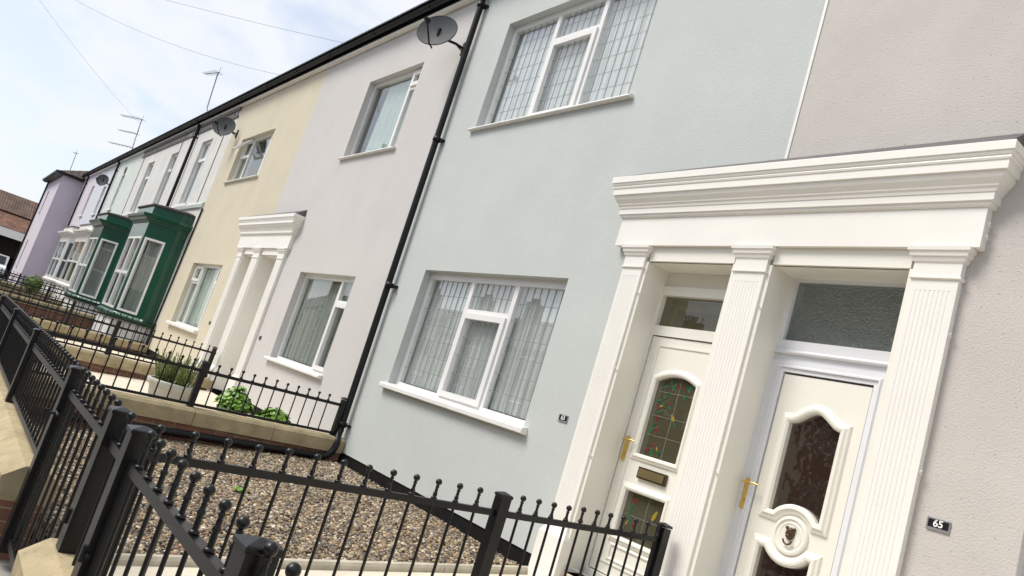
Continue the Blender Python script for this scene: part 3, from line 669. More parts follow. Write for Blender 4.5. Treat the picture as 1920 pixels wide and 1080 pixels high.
# ------------------------------------------------------------------ door surrounds
def surround(label, px, ox, zc, cw=None):
    """px: pilaster x ranges; ox: openings; zc: underside of the entablature"""
    xl, xr = px[0][0]-.16, px[-1][1]+.08
    s = thing('door_surround', ((xl+xr)/2, 0, .6), label, 'door surround')
    mb = MB()
    prof = [(-.001, zc), (-.07, zc), (-.07, zc+.245), (-.078, zc+.25), (-.092, zc+.275), (-.092, zc+.285), (-.10, zc+.29), (-.10, zc+.335)]
    box = lambda o, z: [(xl-o+.07, 0, z), (xl-o+.07, -o, z), (xr+o-.07, -o, z), (xr+o-.07, 0, z)]
    mb.loft([box(.07, zc), box(.07, zc+.25)]); mb.build('entablature', WHITE, s)
    mb = MB(); lv = [(.072,.2505),(.08,.252),(.09,.262),(.094,.28),(.104,.282),(.104,.33),(.110,.332),(.114,.35),(.124,.362),(.126,.372),(.132,.38),(.150,.405),(.158,.425),(.160,.44),(.174,.442),(.174,.495),(.180,.498),(.184,.51),(.182,.52),(.188,.524),(.193,.535),(.193,.545),(.202,.548),(.202,.60),(.198,.605)]
    mb.loft([box(o, zc+dz) for o, dz in lv]); mb.build('cornice', WHITE, s)
    mb = MB(); z = zc+.606
    mb.add([(xl-.10,-.19,z),(xr+.10,-.19,z),(xr+.10,0,z+.14),(xl-.02,0,z+.115),(xl-.10,0,z),(xr+.10,0,z)], [(0,1,2,3),(1,5,2),(4,0,3)]); mb.build('lead_flashing', LEAD, s)
    for a, b in px:
        c = (a+b)/2; hw = (b-a)/2; mb = MB()
        # fluted shaft
        n = 8; pts = [(a, -.001), (a, -.052)]; fl0 = a+.028; fw_ = (b-a-.056)/n
        for i in range(n):
            u0 = fl0+i*fw_+fw_*.27; r = fw_*.23
            pts += [(u0, -.052), (u0+r*.3, -.0503), (u0+r, -.0495), (u0+r*1.7, -.0503), (u0+2*r, -.052)]
        pts += [(b, -.052), (b, -.001)]
        mb.loft([[(x, y, 1.02) for x, y in pts], [(x, y, zc-.268) for x, y in pts]])
        pf = [(a,-.001),(a,-.0522),(b,-.0522),(b,-.001)]
        mb.loft([[(x, y, z) for x, y in pf] for z in (zc-.268, zc-.2)])
        po = mb.build('pilaster', WHITE, s)
        bx = lambda o, z: [(a-o, -.0012, z), (a-o, -.052-o, z), (b+o, -.052-o, z), (b+o, -.0012, z)]
        mb = MB(); mb.loft([bx(.008, zc-.20), bx(.014, zc-.195), bx(.014, zc-.185), bx(.004, zc-.18), bx(.004, zc-.095), bx(.014, zc-.088), bx(.02, zc-.07), bx(.02, zc-.062), bx(.03, zc-.058), bx(.034, zc-.035), bx(.034, zc-.03), bx(.044, zc-.026), bx(.046, zc-.002)]); mb.build('capital', WHITE, po)
        mb = MB(); mb.loft([bx(.04, .50), bx(.04, .93), bx(.034, .94), bx(.004, 1.0), bx(.002, 1.02)]); mb.build('pedestal', WHITE, po)
    if zc > 3.4:
        for xx, zz in ((-4.515, 3.02), (-4.515, 2.35), (-4.515, 1.62), (-3.31, 2.98), (-3.31, 1.78), (-2.008, 2.9), (-2.008, 2.1), (-1.925, 3.58), (-1.925, 3.5)):
            mb = MB(); mb.tube([(xx,-.030,zz-.008),(xx,-.046,zz-.002),(xx+.006,-.05,zz+.012)], .0055, 6); mb.build('cable_clip', WHITE, s)
    mb = MB(); edges = []
    for (a, b, d) in ox:
        mb.box(a-.002, b+.002, -.03, -.002, zc-.125, zc-.001)           # beam between the capitals
        z1 = zc-.13
        mb.quad((a,-.003,.62),(a,-.003,z1),(a,d,z1),(a,d,.62)); mb.quad((b,-.003,.62),(b,d,.62),(b,d,z1),(b,-.003,z1))
        mb.quad((a,-.002,z1),(b,-.002,z1),(b,d,z1),(a,d,z1))
        mb.box(a-.05, a, -.032, -.003, .62, z1); mb.box(b, b+.05, -.032, -.003, .62, z1)
    mb.build('door_reveal', WHITE if zc < 3.4 else CREAMW, s, recalc=True)
    return s
surround('large white fluted door surround shared by the mint and pinkish houses', [(-4.76, -4.53), (-3.60, -3.33), (-2.29, -2.02)], [(-4.495, -3.635, .30), (-3.295, -2.325, .30)], 3.43)
surround('smaller looking white door surround between the cream and lilac grey houses', [(-15.72, -15.46), (-14.75, -14.40), (-13.38, -13.08)], [(-15.42, -14.80, .45), (-14.36, -13.44, .45)], 3.34)
# plain white doors deep in the farther porch
for hh, a, b in ((h61, -14.36, -13.44), (h59, -15.42, -14.80)):
    mb = MB(); mb.box(a, b, .44, .50, .62, 3.2); 
    for z0, z1 in ((.9, 1.6), (1.75, 2.5)): mb.box(a+.15, b-.15, .43, .439, z0, z1)
    mb.build('door', CREAMW, hh)

# ------------------------------------------------------------------ front doors
MOULD = [(0., 0.), (.0, -.016), (.012, -.026), (.026, -.028), (.038, -.018), (.05, -.014), (.058, -.004), (.058, 0.)]
def mould(pts, y, closed=True, flip=1, w=1.): return MB().sweep(pts, [(o*flip*w, y+d) for o, d in MOULD], closed)
def panel_with_holes(x0, x1, z0, z1, y, holes):
    """flat door skin with shaped holes, built as a filled curve"""
    cu = bpy.data.curves.new('skin', 'CURVE'); cu.dimensions = '2D'; cu.fill_mode = 'BOTH'; cu.extrude = .018
    for pts in [[(x0,z0),(x1,z0),(x1,z1),(x0,z1)]]+holes:
        sp = cu.splines.new('POLY'); sp.points.add(len(pts)-1); sp.use_cyclic_u = True
        for i, p in enumerate(pts): sp.points[i].co = (p[0], p[1], 0, 1)
    ob = bpy.data.objects.new('skin', cu); me = bpy.data.meshes.new_from_object(ob); bpy.data.objects.remove(ob); bpy.data.curves.remove(cu)
    mb = MB(); mb.add([(v.co.x, y-v.co.z, v.co.y) for v in me.vertices], [tuple(p.vertices) for p in me.polygons]); bpy.data.meshes.remove(me); return mb
def fill_shape(pts, y): 
    mb = MB(); mb.add([(x, y, z) for x, z in pts], [tuple(range(len(pts)))]); return mb
def handle(h, x, z0, z1, y, parent, lev=1):
    mb = MB(); mb.box(x-.018, x+.018, y-.014, y, z0, z1); 
    zz = z1-.03; mb.tube([(x, y-.012, zz), (x, y-.055, zz)], .009, 10); mb.tube([(x-.012*lev, y-.055, zz), (x+.03*lev, y-.057, zz+.002), (x+.085*lev, y-.052, zz+.004), (x+.11*lev, y-.046, zz)], [.009, .009, .0075, .007], 10)
    mb.tube([(x, y-.0145, z0+.06), (x, y-.02, z0+.06)], .011, 12); mb.build('handle', BRASS, parent)

# --- door 63
ya = .22
arch = lambda a, b, z0, z1, rise, n=14: [(a, z0), (b, z0)] + [(b+(a-b)*i/n, z1+rise*(1-(2*i/n-1)**2)) for i in range(n+1)]
g1 = arch(-4.29, -3.88, 1.75, 2.36, .055); g2 = [(-4.29,1.09),(-3.88,1.09),(-3.88,1.45),(-4.29,1.45)]
mb = panel_with_holes(-4.465, -3.705, .78, 2.725, ya+.03, [g1, g2])
d63 = mb.build('door', CREAMW, h63); d63['label'] = 'white door with stained glass, letterbox and brass handle'
mb = MB()
mb.box(-4.55, -4.475, ya, .36, .70, 3.17); mb.box(-3.695, -3.63, ya, .36, .70, 3.17); mb.box(-4.475, -3.695, ya, .36, 2.735, 2.82); mb.box(-4.475, -3.695, ya, .36, 3.09, 3.17); mb.box(-4.475, -3.695, ya-.02, .36, .70, .772)
mb.box(-4.55, -3.63, ya+.03, .36, 3.17, 3.299); mb.build('frame', CREAMW, d63)
mb = MB(); mb.quad((-4.475,.27,2.82),(-3.695,.27,2.82),(-3.695,.27,3.09),(-4.475,.27,3.09)); mb.build('fanlight', GLASSD, d63, recalc=False)
mb = MB(); mb.quad((-4.48,.31,.79),(-3.69,.31,.79),(-3.69,.31,.79),(-4.48,.31,.79)) if False else None
for p in (g1, g2): mb.add([(x, ya+.035, z) for x, z in p], [tuple(range(len(p)))])
mb.build('glass', GLASSD, d63, recalc=False)
mb = MB()
for p in (g1, g2): mb.sweep(p, [(-o, ya+.014+dd) for o, dd in MOULD], True)
mb.sweep([(-4.38,.86),(-3.79,.86),(-3.79,2.66),(-4.38,2.66)], [(0,ya+.012),(0,ya+.004),(.014,ya+.004),(.014,ya+.012)], True)
mb.sweep([(-4.29,.86+.05),(-3.88,.91),(-3.88,1.0),(-4.29,1.0)], [(-o*.5, ya+.014+dd*.5) for o, dd in MOULD], True)
mb.build('door_moulding', CREAMW, d63)
# leaded vine: leaves of coloured glass with pale cames
mb = MB(); yl = ya+.031
def leaf(cx, cz, L, a, mi, w=.42):
    L *= .82; ca, sa = math.cos(a), math.sin(a); pts = []
    for k in range(10):
        t = k/10*2*math.pi; u = math.cos(t)*L/2; v = math.sin(t)*L/2*w*(1-.25*math.cos(t))
        pts.append((cx+u*ca-v*sa, yl, cz+u*sa+v*ca))
    mb.add(pts, [tuple(range(10))], mi)
    out = [(cx+(p[0]-cx)*1.09, yl+.0012, cz+(p[2]-cz)*1.12) for p in pts]; mb.add(out, [tuple(range(10))], 3)
vine = [(-4.16,2.385,.07,2.0,1),(-4.20,2.33,.06,.5,1),(-4.115,2.335,.075,1.2,1),(-4.08,2.345,.06,1.7,0),(-4.17,2.25,.06,.5,1),(-4.15,2.275,.05,1.2,1),(-4.235,2.205,.06,.3,1),(-4.175,2.19,.045,.2,1),(-4.13,2.2,.04,2.4,0),(-4.11,2.165,.05,2.3,1),(-4.195,2.165,.05,.3,2),(-4.225,2.145,.04,.2,0),(-4.205,2.115,.055,.6,1),(-4.21,2.06,.06,1.3,0),(-4.23,2.0,.06,1.0,1),(-4.23,1.955,.075,1.1,1),(-4.185,1.965,.07,1.7,0),(-4.05,2.09,.075,2.3,2),(-4.02,2.04,.045,2.0,1),(-3.95,2.36,.10,1.3,1),(-3.90,2.33,.1,1.4,0),(-3.985,2.27,.06,.9,1),(-4.16,1.85,.045,2.3,0),(-4.125,1.825,.05,2.2,2),(-4.105,1.80,.045,2.2,1),(-4.22,1.80,.06,.6,0),(-4.17,1.79,.07,2.0,1),(-4.09,1.795,.06,1.2,1),
        (-4.19,1.39,.07,.7,0),(-4.215,1.335,.06,.9,1),(-4.225,1.285,.07,1.5,1),(-4.20,1.235,.07,2.3,1),(-4.15,1.2,.06,2.2,0),(-4.22,1.21,.05,1.2,2),(-3.97,1.33,.10,1.2,2),(-4.16,1.185,.05,1.7,1)]
for l in vine: leaf(*l)
for z in (2.28, 2.08, 1.92): mb.box(-4.29, -3.88, yl+.001, yl+.002, z-.002, z+.002, 3)
for x in (-4.06,): mb.box(x-.002, x+.002, yl+.0022, yl+.003, 1.75, 2.40, 3); mb.box(x-.002, x+.002, yl+.0022, yl+.003, 1.09, 1.45, 3)
mb.box(-4.27, -4.266, yl+.0022, yl+.003, 1.75, 2.37, 3); mb.box(-4.27, -4.266, yl+.0022, yl+.003, 1.09, 1.45, 3); mb.box(-4.29, -3.88, yl+.001, yl+.002, 1.268, 1.272, 3)
mb.build('stained_glass_vine', [REDG, GRNG, YELG, CAMEW], d63, recalc=False)
mb = MB(); mb.box(-4.215, -3.925, ya-.012, ya+.015, 1.565, 1.655); mb.box(-4.20, -3.94, ya-.02, ya-.012, 1.578, 1.642, 1); mb.build('letterbox', [material('dark_letterbox_rim', (.08,.065,.03), .4, metal=.6), material('satin_brass', (.55,.44,.22), .35, metal=1.)], d63)
handle(h63, -4.425, 1.66, 1.86, ya+.012, d63)
mb = MB(); room(mb, -4.4, -3.75, .9, 3.0, .37, 1.5); mb.build('hall', HALL, h63)

# --- door 65
yb_ = .24; cx5, cz5, R5 = -2.845, 1.53, .2
def arcpts(cx, cz, r, a0, a1, n=16): return [(cx+r*math.cos(a0+(a1-a0)*i/n), cz+r*math.sin(a0+(a1-a0)*i/n)) for i in range(n+1)]
def ogee(a, b, z0, z1, n=18): return [(b+(a-b)*i/n, z0+(z1-z0)*(.5-.5*math.cos(2*math.pi*i/n))) for i in range(n+1)]
gx0, gx1 = -3.04, -2.67; zl = 1.655; half = math.acos(min(1, abs(gx0+.02-cx5)/R5)) if False else 0
aL = math.asin((zl-cz5)/R5); 
up_ = [(gx0, zl)] + arcpts(cx5, cz5, R5, math.pi-aL, aL)[::1] + [(gx1, zl)] + ogee(gx0, gx1, 2.255, 2.345)
zl2 = 2*cz5-zl
lo_ = [(gx0, .95), (gx1, .95), (gx1, zl2)] + arcpts(cx5, cz5, R5, -aL, -math.pi+aL)[::1] + [(gx0, zl2)]
mb = panel_with_holes(-3.175, -2.535, .78, 2.585, yb_+.03, [up_, lo_])
d65 = mb.build('door', CREAMW, h65); d65['label'] = 'cream door with shaped brown glass and a bronze lion knocker'
mb = MB(); mb.box(-3.31, -3.185, yb_, .36, .70, 2.68); mb.box(-2.525, -2.31, yb_, .36, .70, 2.68); mb.box(-3.185, -2.525, yb_+.001, .359, 2.60, 2.68); mb.box(-3.185, -2.525, yb_-.02, .36, .70, .775)
mb.box(-3.31, -2.31, yb_+.02, .36, 2.68, 2.755); mb.box(-3.31, -2.31, yb_+.004, .36, 2.755, 2.83); mb.tube([(-3.31,yb_+.004,2.745),(-2.31,yb_+.004,2.745)], .016, 8)
mb.box(-3.31, -3.262, yb_+.01, .36, 2.83, 3.28); mb.box(-2.36, -2.31, yb_+.01, .36, 2.83, 3.28); mb.box(-3.31, -2.31, yb_+.012, .36, 3.28, 3.30)
mb.sweep([(-3.215,.8),(-3.215,2.63),(-2.495,2.63),(-2.495,.8)], [(0,yb_),(0,yb_-.012),(.012,yb_-.012),(.02,yb_)], False); mb.build('frame', UPVCB, d65)
mb = MB(); mb.quad((-3.262,.285,2.83),(-2.36,.285,2.83),(-2.36,.285,3.28),(-3.262,.285,3.28)); mb.build('fanlight', GLASST, d65, recalc=False)
mb = MB()
for p in (up_, lo_): mb.add([(x, yb_+.035, z) for x, z in p], [tuple(range(len(p)))])
mb.build('glass', glass_mat('brown_door_glass', (.8, .6, .45), .17, wob=.0012, wscale=14, obscure=(.065, .042, .03), ofac=.4), d65, recalc=False)
mb = MB()
for p in (up_, lo_): mb.sweep(p, [(-o*1.15, yb_+.014+dd*1.2) for o, dd in MOULD], True, smooth=False)
mb.build('door_moulding', CREAMW, d65)
mb = MB(); ring = [(.125,0),(.125,-.012),(.118,-.02),(.105,-.022),(.098,-.014),(.088,-.012),(.08,-.016),(.07,-.012),(.0,-.010)]
n = 36; vs = [(cx5+r*math.cos(2*math.pi*k/n), yb_+.012+d, cz5+r*math.sin(2*math.pi*k/n)) for r, d in ring for k in range(n)]
mb.add(vs, [(i*n+k, i*n+(k+1)%n, (i+1)*n+(k+1)%n, (i+1)*n+k) for i in range(len(ring)-1) for k in range(n)], 0, False); mb.build('roundel', CREAMW, d65)
mb = MB()  # lion head knocker with ring
def blob(c, r, n=10, m_=7):
    vs = []; fs = []
    for i in range(m_+1):
        a = math.pi*i/m_
        for k in range(n): b = 2*math.pi*k/n; vs.append((c[0]+r[0]*math.sin(a)*math.cos(b), c[1]+r[1]*math.sin(a)*math.sin(b), c[2]+r[2]*math.cos(a)))
    for i in range(m_):
        for k in range(n): fs.append((i*n+k, i*n+(k+1)%n, (i+1)*n+(k+1)%n, (i+1)*n+k))
    mb.add(vs, fs, 0, True)
y5 = yb_-.004
blob((cx5, y5, cz5+.012), (.034, .02, .04)); blob((cx5, y5-.02, cz5-.004), (.016, .016, .014)); blob((cx5-.013, y5-.017, cz5+.02), (.008,.006,.006)); blob((cx5+.013, y5-.017, cz5+.02), (.008,.006,.006))
blob((cx5-.027, y5-.004, cz5+.045), (.011,.01,.011)); blob((cx5+.027, y5-.004, cz5+.045), (.011,.01,.011)); blob((cx5, y5-.012, cz5+.034), (.02,.01,.012))
mb.tube([(cx5+.03*math.cos(a), y5-.018-.004*math.sin(a), cz5-.03+.028*math.sin(a)) for a in [math.pi*1.0+math.pi*i/12 for i in range(13)]], .006, 8); mb.build('knocker', BRONZE, d65)
handle(h65, -3.24, 1.60, 1.81, yb_+.0, d65)
mb = MB(); room(mb, -3.15, -2.5, .9, 3.0, .37, 1.4); mb.build('hall', HALLB, h65)

# ------------------------------------------------------------------ number plaques
def text_mesh(s, size, bold=.0):
    cu = bpy.data.curves.new('t', 'FONT'); cu.body = s; cu.size = size; cu.align_x = 'CENTER'; cu.align_y = 'CENTER'; cu.extrude = .0006; cu.offset = bold
    ob = bpy.data.objects.new('t', cu); me = bpy.data.meshes.new_from_object(ob); bpy.data.objects.remove(ob); bpy.data.curves.remove(cu); return me
def plaque(x0, x1, z0, z1, txt, label):
    p = thing('house_number_sign', ((x0+x1)/2, 0, (z0+z1)/2), label, 'sign')
    mb = MB(); mb.box(x0, x1, -.008, -.001, z0, z1); mb.build('sign_rim', SIGNS, p)
    e = (x1-x0)*.06; mb = MB(); mb.box(x0+e, x1-e, -.0095, -.0085, z0+e+.008, z1-e); mb.build('sign_face', SIGNB, p)
    if txt:
        me = text_mesh(txt, (z1-z0)*.82, .0011); mb = MB(); cx = (x0+x1)/2; cz = (z0+z1)/2+.0045
        mb.add([(cx+v.co.x, -.0105-v.co.z, cz+v.co.y) for v in me.vertices], [tuple(q.vertices) for q in me.polygons]); bpy.data.meshes.remove(me)
        mb.build('numerals', SIGNW, p)
    return p
plaque(-1.94, -1.82, 1.818, 1.882, '65', 'small black plaque reading 65 on the pinkish grey wall')
plaque(-5.055, -4.94, 1.812, 1.876, '63', 'small black plaque reading 63 on the mint wall beside the door')
plaque(-12.95, -12.84, 1.70, 1.77, '', 'tiny dark plaque on the lilac grey wall beside the farther porch')
plaque(-16.05, -15.93, 1.69, 1.76, '', 'tiny dark plaque on the cream wall beside the farther porch')

# ------------------------------------------------------------------ walls with stone copings
def brick_wall_y(X, w, top, label, y0=-3.55, y1=-.02):
    """dividing wall running from the house to the street; top(y) is the coping top"""
    o = thing('garden_wall', (X, (y0+y1)/2, .3), label, 'garden wall', 'brick dividing walls with sandstone copings')
    mb = MB(); mb.hexa([(X-w/2,y0,.0),(X+w/2,y0,.0),(X+w/2,y1,.0),(X-w/2,y1,.0)], [(X-w/2,y0,top(y0)-.18),(X+w/2,y0,top(y0)-.18),(X+w/2,y1,top(y1)-.18),(X-w/2,y1,top(y1)-.18)]); mb.build('brickwork', BRICKY, o)
    y = y1; k = 0; W_ = w/2+.035; mb = MB()
    while y > y0+.05:
        L = .92; ya, yb = max(y0-.04, y-L+.006), y
        prof = lambda yy: [(X-W_,yy,top(yy)-.179),(X-W_,yy,top(yy)-.035),(X-W_+.03,yy,top(yy)-.003),(X,yy,top(yy)),(X+W_-.03,yy,top(yy)-.003),(X+W_,yy,top(yy)-.035),(X+W_,yy,top(yy)-.179)]
        mb.loft([prof(ya), prof(yb)]); y -= L
    mb.build('coping', STONE, o); return o
T1 = lambda y: .865+.045*y
T2 = lambda y: .765+.04*y
brick_wall_y(-8.83, .22, T1, 'brick wall with buff coping between the gravel garden and the terrace with pots')
brick_wall_y(-14.5, .24, T2, 'brick dividing wall with coping in front of the cream house porch')
brick_wall_y(-20.2, .24, T2, 'brick dividing wall with coping just short of the nearer green bay')
brick_wall_y(-25.9, .24, lambda y: .92+.03*y, 'brick dividing wall between the two green bays')
brick_wall_y(-31.8, .24, lambda y: .92+.03*y, 'far brick dividing wall behind the rounded bush')
brick_wall_y(-37.2, .24, lambda y: .92+.03*y, 'farthest brick dividing wall before the lilac block')

def front_wall(x0, x1, label, ztop=.64):
    o = thing('front_wall', ((x0+x1)/2, -3.7, .1), label, 'garden wall')
    mb = MB(); mb.box(x0+.01, x1-.01, -3.81, -3.59, -.1, ztop-.2); mb.build('brickwork', BRICKX, o)
    n = max(1, round((x1-x0)/.85)); mb = MB()
    for i in range(n):
        a = x0+(x1-x0)*i/n+.003; b = x0+(x1-x0)*(i+1)/n-.003
        mb.loft([[(x,-3.84,ztop-.199),(x,-3.85,ztop-.07),(x,-3.75,ztop),(x,-3.65,ztop),(x,-3.55,ztop-.07),(x,-3.56,ztop-.199)] for x in (a, b)])
    mb.build('coping', STONE, o); return o
front_wall(-19.5, -5.02, 'low brick front wall with bevelled buff coping at the left edge')
front_wall(-3.74, -3.1, 'short stone topped stub of wall between the two gates')
front_wall(-1.72, 2.2, 'low front wall to the right of the nearer gate')

# ------------------------------------------------------------------ railings
def finial_mesh():
    mb = MB(); prof = [(.0085,-.075),(.0125,-.068),(.0125,-.062),(.0085,-.055),(.0085,-.040),(.0075,-.032),(.0105,-.026),(.0105,-.022),(.0065,-.018)]
    for i in range(1, 10):
        a = math.pi*(1-i/10)+.0; prof.append((.0178*math.sin(math.pi*i/10*.93+.22), -.0178*math.cos(math.pi*i/10*.93+.22)))
    prof.append((.0, .0178)); mb.lathe(prof, n=14); return mb.mesh('finial', BLACK)
FINIAL = finial_mesh(); BARS = {}
def bar_mesh(L, rail_at):
    k = (round(L, 2), round(rail_at, 2))
    if k not in BARS:
        mb = MB(); mb.tube([(0,0,0),(0,0,rail_at)], .0083, 8); mb.tube([(0,0,rail_at),(0,0,L-.06)], .0098, 10); mb.lathe([(.0098,rail_at+.016),(.017,rail_at+.018),(.017,rail_at+.028),(.0098,rail_at+.032)], n=10)
        BARS[k] = mb.mesh('bar', BLACK)
    return BARS[k]
def post_mesh(w, L):
    mb = MB(); mb.box(-w/2, w/2, -w/2, w/2, 0, L-.024); return mb.mesh('post', BLACK)
def cap_mesh(w):
    mb = MB(); c = w/2+.007; q = lambda o, z: [(-o,-o,z),(o,-o,z),(o,o,z),(-o,o,z)]
    mb.loft([q(c-.002, -.0235), q(c, -.02), q(c, -.010), q(c-.004, -.006), q(.006, .006)]); return mb.mesh('cap', BLACK)
CAP8 = cap_mesh(.085); CAP6 = cap_mesh(.065)
POSTS = {}
def post(parent, x, y, z0, z1, w=.085, rz=0.):
    k = (w, round(z1-z0, 2))
    if k not in POSTS: POSTS[k] = post_mesh(w, z1-z0)
    p = inst('post', POSTS[k], parent, (x, y, z0), rz); inst('cap', CAP8 if w > .07 else CAP6, p, (x, y, z0+round(z1-z0, 2)), 0.); return p
def bars(parent, pts):
    for x, y, z0, zr, zb in pts:
        b = inst('bar', bar_mesh(zb-z0, zr-z0), parent, (x, y, z0)); L = round(zb-z0, 2); inst('finial', FINIAL, b, (x, y, z0+L))
RAILG = 'black ball topped railings'
def rail(parent, name, a, b, w=.022, h=.036):
    mb = MB(); mb.beam(a, b, w, h); mb.build(name, BLACK, parent)

# front railings on the low wall
def front_panel(x0, x1, label, posts=(), zb=.70, n=None):
    o = thing('iron_railing', ((x0+x1)/2, -3.7, .64), label, 'railing', RAILG)
    rail(o, 'top_rail', (x0+.03,-3.7,1.105), (x1-.03,-3.7,1.105), .034, .038); rail(o, 'bottom_rail', (x0+.03,-3.7,zb), (x1-.03,-3.7,zb), .03, .035)
    n = n or round((x1-x0)/.142); bars(o, [(x0+(x1-x0)*(i+.5)/n, -3.7, zb, 1.105, 1.245) for i in range(n)])
    for px, pz in posts: post(o, px, -3.7, pz, 1.252)
    return o
front_panel(-7.24, -4.93, 'black front railing panel ending at the gate to the mint house', [(-4.93, .2), (-7.24, .64)])
front_panel(-9.55, -7.24, 'black front railing panel second from the gate, at the left edge', [(-9.55, .64)])
front_panel(-11.98, -9.55, 'black front railing panel third from the gate, mostly cut off by the left edge', [(-11.98, .64)])
front_panel(-1.8, 1.2, 'black front railing right of the nearer gate at the bottom edge', [(-1.8, .2), (1.2, .64)], n=21)
o = thing('iron_railing', (-3.38, -3.7, .3), 'short black railing with one bar between two thick posts', 'railing', RAILG)
rail(o, 'top_rail', (-3.55,-3.7,1.105), (-3.21,-3.7,1.105), .034, .038); post(o, -3.59, -3.7, .2, 1.252); post(o, -3.17, -3.7, .2, 1.252)
bars(o, [(-3.41, -3.7, .62, 1.105, 1.245)])
o = None
# the two gates
def gate(x0, x1, label, hinge):
    g = thing('iron_gate', ((x0+x1)/2, -3.7, .2), label, 'gate', 'black ball topped garden gates')
    a, b = x0+.06, x1-.06
    for nm, xx in (('stile', a), ('stile', b)):
        mb = MB(); mb.box(xx-.018, xx+.018, -3.718, -3.682, .22, 1.125); mb.build(nm, BLACK, g)
    rail(g, 'top_rail', (a+.018,-3.7,1.105), (b-.018,-3.7,1.105), .034, .038); rail(g, 'bottom_rail', (a+.018,-3.7,.27), (b-.018,-3.7,.27), .03, .04)
    n = 8; bars(g, [(a+(b-a)*(i+.5)/n, -3.7, .27, 1.105, 1.245) for i in range(n)])
    hx = x1-.03 if hinge == 'r' else x0+.03
    for zz in (.42, .77):
        mb = MB(); mb.tube([(hx,-3.745,zz-.03),(hx,-3.745,zz+.03)], .012, 10); mb.tube([(hx-.04,-3.735,zz),(hx+.04,-3.735,zz)], .008, 8); mb.build('hinge', BLACK, g)
    lx = x0+.055 if hinge == 'r' else x1-.055
    mb = MB(); mb.tube([(lx-.05,-3.735,.99),(lx+.09,-3.735,.985)], .009, 8); mb.tube([(lx+.03,-3.735,.985),(lx+.03,-3.79,.98)], .008, 8); mb.tube([(lx+.03,-3.79,.96),(lx+.03,-3.79,1.0)], .013, 10); mb.build('latch', BLACK, g)
    return g
gate(-4.93, -3.59, 'black gate to the mint house path, seen edge on at left', 'r')
gate(-3.17, -1.8, 'nearest black gate at the bottom, with large ball finials', 'l')

# railings running back to the houses
def divider(x0, x1, rt_, ball, zb, ys, posts, label, y0=-3.66, y1=-.12, pw=.065, ptop=None, pb=None):
    o = thing('iron_railing', ((x0+x1)/2, (y0+y1)/2, .7), label, 'railing', RAILG); X = lambda y: x0+(x1-x0)*(y-y0)/(y1-y0)
    rail(o, 'top_rail', (X(y0),y0,rt_(y0)), (X(y1),y1,rt_(y1)), .022, .036); rail(o, 'bottom_rail', (X(y0),y0,zb(y0)), (X(y1),y1,zb(y1)), .02, .03)
    bars(o, [(X(y), y, zb(y), rt_(y), ball(y)) for y in ys])
    for y in posts: post(o, X(y), y, (pb or zb)(y)-.04, (ptop or ball)(y)+.012, pw)
    return o
ys = [-3.15+.1456*k for k in range(-3, 10)]+[-1.51+.13*k for k in range(0, 11)]
divider(-3.36, -3.52, lambda y: 1.235+.032*y, lambda y: 1.33+.026*y, lambda y: gz(y)+.1, ys, (-1.66, -.16), 'long black railing dividing the two paths in the foreground', y1=-.14, pw=.07, pb=lambda y: gz(y)-.05)
spaced = lambda a, b, s, skip: [y for y in [a+s*k for k in range(int((b-a)/s)+1)] if all(abs(y-q) > .06 for q in skip)]
divider(-8.83, -8.83, lambda y: 1.245+.03*y, lambda y: 1.325+.02*y, lambda y: T1(y)+.03, spaced(-3.55, -.22, .139, (-1.90, -.14)), (-1.90, -.14), 'black railing on the wall in front of the flower pots', y1=-.12)
divider(-14.5, -14.5, lambda y: 1.225+.022*y, lambda y: 1.325+.02*y, lambda y: T2(y)+.03, spaced(-3.5, -.22, .14, (-1.85, -.17)), (-1.85, -.17), 'black railing on the wall behind the potted shrub')
divider(-20.2, -20.2, lambda y: 1.205+.02*y, lambda y: 1.305+.02*y, lambda y: T2(y)+.03, spaced(-3.5, -.1, .14, (-1.85, -.05)), (-1.85, -.05), 'black railing in front of the nearer green bay')
divider(-25.9, -25.9, lambda y: 1.26+.02*y, lambda y: 1.36+.02*y, lambda y: .96+.03*y, spaced(-3.5, -.1, .14, (-1.85, -.05)), (-1.85, -.05), 'black railing below the farther green bay')
divider(-31.8, -31.8, lambda y: 1.28+.02*y, lambda y: 1.38+.02*y, lambda y: .96+.03*y, spaced(-3.5, -.1, .14, (-1.85, -.05)), (-1.85, -.05), 'far black railing behind the rounded bush')
divider(-37.2, -37.2, lambda y: 1.28+.02*y, lambda y: 1.38+.02*y, lambda y: .96+.03*y, spaced(-3.5, -.1, .14, (-1.85, -.05)), (-1.85, -.05), 'farthest black railing near the lilac block')

# ------------------------------------------------------------------ downpipes
def downpipe(pts, r, label, clips=(), wall=0.):
    p0 = pts[0]; o = thing('downpipe', (p0[0], 0, .6), label, 'downpipe', 'black rainwater pipes')
    mb = MB(); mb.tube(pts, r, 12); mb.build('pipe', GUTB, o)
    for x, z in clips:
        mb = MB(); mb.lathe([(r+.002,-.03),(r+.012,-.03),(r+.012,.03),(r+.002,.03)], (x,-.08,z), 14); mb.box(x-.02, x+.09, -.03, -.001, z-.015, z+.015); mb.box(x+.05, x+.085, -.075, -.03, z-.012, z+.012); mb.build('bracket', GUTB, o)
    return o
bend = lambda a, b, c, n=5: [tuple((1-t)**2*Vector(a)+2*t*(1-t)*Vector(b)+t*t*Vector(c)) for t in [i/n for i in range(n+1)]]
pts = [(-8.97,-.165,7.33)] + bend((-8.97,-.165,7.28), (-8.97,-.08,7.22), (-8.96,-.08,7.12)) + [(-8.86,-.08,3.0), (-8.80,-.08,.98)] + bend((-8.79,-.08,.95), (-8.78,-.1,.86), (-8.70,-.12,.82)) + bend((-8.69,-.12,.8), (-8.665,-.14,.61), (-8.665,-.3,.60)) + [(-8.665,-2.2,.48), (-8.665,-3.5,.38)]
